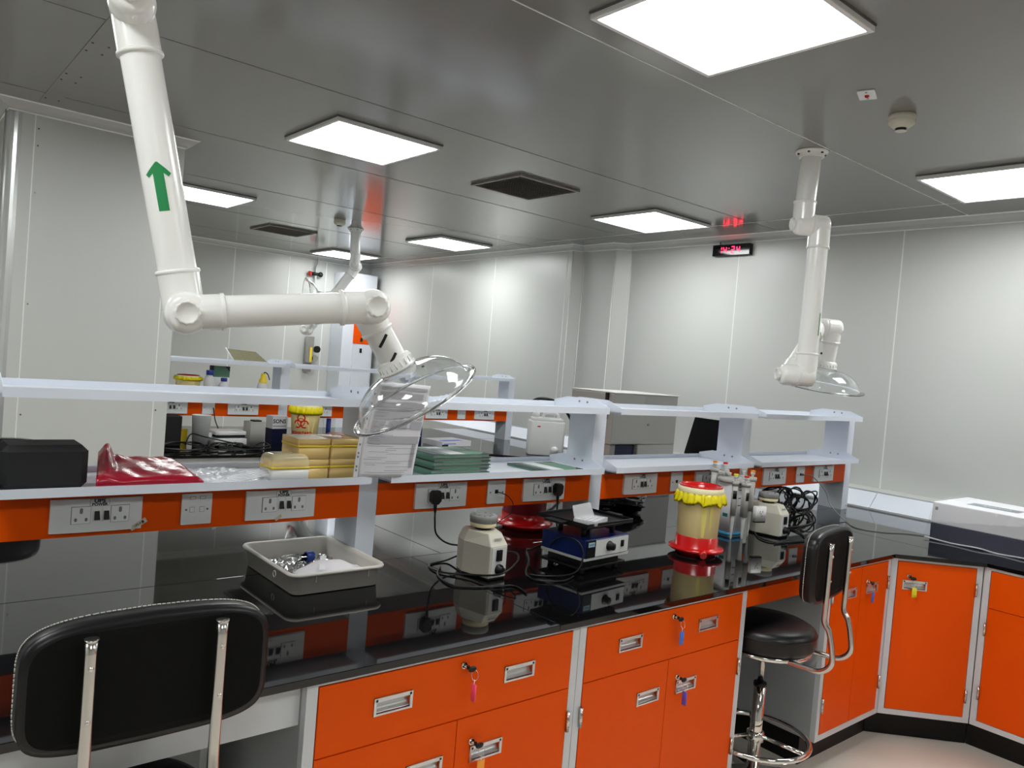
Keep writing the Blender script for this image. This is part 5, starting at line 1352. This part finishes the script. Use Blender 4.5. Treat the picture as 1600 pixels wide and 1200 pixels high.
g = MB(); g.add([(-.13, -.09, .002), (.13, -.09, .002), (.10, .07, .075), (-.13, .07, .085), (-.13, -.08, .0), (.13, -.08, .0), (.10, .08, .068), (-.13, .08, .078)], [(0, 1, 2, 3), (7, 6, 5, 4), (0, 4, 5, 1), (1, 5, 6, 2), (2, 6, 7, 3), (3, 7, 4, 0)]); build('panel', g, 'marble', th_)
g = MB(); g.tube([(-.135, -.09, .004), (-.135, .07, .090)], .005, 6); g.tube([(-.135, -.092, .004), (.135, -.092, .004)], .004, 6); build('frame_edge', g, 'white', th_)
# far worktop things
g = MB(); g.box(1.52, 1.675, 5.42, 5.56, WT + .001, WT + .205); solo('equipment_case', 'black box on the far bench beside the column', 'box', g, 'blackmat', bevel=.006)
bk = thing('beaker', 'clear plastic beaker standing behind the black cables on the far bench', 'beaker', (1.800, 5.42, WT))
g = MB(); g.lathe([(.001, .001), (.050, .001), (.062, .215), (.064, .217), (.060, .216), (.048, .004), (.001, .004)], n=36); build('body', g, 'clearmilky', bk)
g = MB(); g.box(1.69, 1.745, 5.52, 5.57, WT + .001, WT + .105); solo('small_carton', 'small yellow carton behind the far black cables', 'carton', g, 'yellowpl')
bl = thing('balance', 'white laboratory balance on the far bench', 'balance', (2.0, 5.46, WT), .1)
g = MB(); g.rbox(-.13, .13, -.09, .10, .012, .060, .02); build('housing', g, 'whitepl', bl, bevel=.006)
g = MB(); [g.cone((x, y, .0), (x, y, .013), .013, n=12) for x in (-.10, .10) for y in (-.06, .07)]; build('foot', g, 'blackpl', bl)
g = MB(); g.rbox(-.10, .13, -.06, .09, .066, .078, .02); build('pan_gasket', g, 'blackpl', bl)
g = MB(); g.rbox(-.115, .135, -.075, .10, .080, .108, .03); build('pan_cover', g, 'whitepl', bl, bevel=.008)
g = MB(); g.cone((-.14, .02, .035), (-.14, .02, .09), .035, n=20); build('side_lobe', g, 'whitepl', bl)
gb = thing('grey_canister', 'grey metal box beside the balance on the far bench', 'metal box', (2.165, 5.40, WT), .15)
g = MB(); g.rbox(-.058, .058, -.05, .05, .001, .180, .006); build('body', g, 'warmgrey', gb); g = MB(); g.rbox(-.020, .040, -.03, .03, .180, .190, .006); build('lid_knob', g, 'blackpl', gb)
cb_ = thing('reagent_carton', 'navy and white carton beside the biohazard bin on the far bench', 'carton', (2.415, 5.60, WT), .1)
g = MB(); g.box(-.06, .06, -.05, .05, .001, .110, 0); g.box(-.06, .06, -.05, .05, .110, .205, 1); build('box', g, ['navy', 'paper'], cb_)
tx = text_mb('SONS', .042, .001, .0003); onto(tx, (-.005, -.051, .165), (1, 0, 0), (0, 0, 1)); tx.box(-.055, .05, -.0512, -.05, .128, .132); build('lettering', tx, 'navy', cb_)
random.seed(41)
for q, (cx, cy, lb) in enumerate(((1.66, 5.26, 'tangled black cable coil in front of the black box on the far bench'), (1.92, 5.24, 'loose black cables in front of the balance on the far bench'))):
    g = MB(); pts = []
    for k in range(30):
        a = 2 * PI * k / 8; rr = .09 + .04 * random.random(); pts.append((cx + rr * 1.3 * math.cos(a) + .02 * q * k / 3, cy + rr * .7 * math.sin(a), .908 + .022 * random.random() * (1 + math.sin(a))))
    g.tube(pts, .0045, 6, smooth=4); solo('cable_coil', lb, 'cable', g, 'blackpl')
g = MB(); g.tube([(1.66, 5.28, .93), (1.70, 5.30, 1.00), (1.78, 5.27, .985), (1.95, 5.22, .95), (2.10, 5.18, .925), (2.22, 5.22, .935)], .005, 8); g.tube([(1.98, 5.72, 1.14), (1.985, 5.68, 1.05), (1.97, 5.5, .96), (1.9, 5.35, .93), (1.76, 5.28, .925)], .004, 8)
solo('power_cable', 'black cable arching over the tangle on the far bench', 'cable', g, 'blackpl')
rd = thing('blue_dispenser', 'dark blue bench dispenser seen through the clear hood', 'dispenser', (3.42, 5.32, WT), .2)
g = MB(); g.rbox(-.085, .085, -.06, .06, .001, .20, .01); build('body', g, 'blue', rd); g = MB(); g.box(-.080, .01, -.075, -.0605, .02, .130); build('drawer', g, 'blackpl', rd)
g = MB(); [g.box(.035, .065, -.0615, -.0603, z, z + .007) for z in (.09, .14)]; build('marks', g, 'plate2', rd)
g = MB(); g.cone((2.79, 5.50, WT), (2.79, 5.50, WT + .20), .018, n=16); g.box(2.76, 2.82, 5.47, 5.53, WT + .0, WT + .01); solo('blue_tube_stand', 'slim blue stand right of the biohazard bin', 'stand', g, 'blue')
g = MB(); g.box(0, .34, 0, .24, 0, .045, 0); g.xf(Matrix.Rotation(.15, 4, 'Z')); pb = solo('paper_stack', 'untidy white papers with blue writing on the far bench', 'papers', g, 'paper', (3.72, 5.28, WT + .001))
g = MB(); g.box(.02, .16, -.001, 0, .020, .026); g.box(.03, .26, .02, .08, .0452, .0456); g.box(.0, .07, -.0012, 0, .002, .018, 1); g.xf(Matrix.Rotation(.15, 4, 'Z')); build('writing', g, ['bluetag', 'blackpl'], pb)
# far wall: tall cabinet, gas regulator
tc_ = thing('tall_cabinet', 'tall pale blue cabinet with orange door panel in the far corner', 'cabinet', (4.79, 9.25, 0))
g = MB(); g.box(0, .46, 0, .34, 0, 2.64); build('body', g, 'white', tc_, bevel=.004)
g = MB(); g.box(.16, .43, -.018, -.001, 1.72, 2.36); d_ = build('door', g, 'orange', tc_); g = MB(); g.box(.26, .29, -.026, -.018, 1.75, 1.80); build('handle', g, 'blackpl', d_)
g = MB(); g.box(.16, .43, -.018, -.001, .30, 1.712); d_ = build('door', g, 'white', tc_); g = MB(); g.box(.26, .29, -.026, -.018, 1.60, 1.66); build('handle', g, 'blackpl', d_)
gr = thing('gas_outlet', 'gas pipe with black and red valve and regulator on the far wall', 'gas outlet', (4.50, 9.58, 1.40))
g = MB(); g.tube([(.02, -.03, 1.40), (.025, -.03, 1.30), (.0, -.03, 1.20), (.0, -.03, .45)], .014, 10); build('pipe', g, 'cove', gr)
g = MB(); g.cone((-.07, -.035, 1.18), (.08, -.035, 1.18), .022, n=12, m=0); g.cone((-.10, -.035, 1.18), (-.07, -.035, 1.18), .03, n=12, m=1); g.ball((.06, -.05, 1.18), .035, (1, .6, 1), 12, 0); build('valve', g, ['blackpl', 'red'], gr)
g = MB(); g.box(-.06, .02, -.09, 0, .02, .36, 0); g.box(-.03, .0, -.095, -.088, .03, .22, 1); g.cone((.07, -.06, .20), (.07, -.10, .20), .045, n=18, m=2); g.cone((.05, -.06, .08), (.05, -.09, .08), .045, n=18, m=0); build('regulator', g, ['steel', 'yellowpl', 'blackpl'], gr)
g = MB(); g.box(-.07, .03, -.03, 0, -.10, .02); build('backplate', g, 'warmgrey', gr)
g = MB(); g.box(-.03, .03, -.012, 0, -.02, .02); solo('wall_switch', 'small dark switch on the far right wall above the sleeve', 'switch', g, 'blackpl', (5.20, 7.9, 1.60), -PI / 2 - .04)
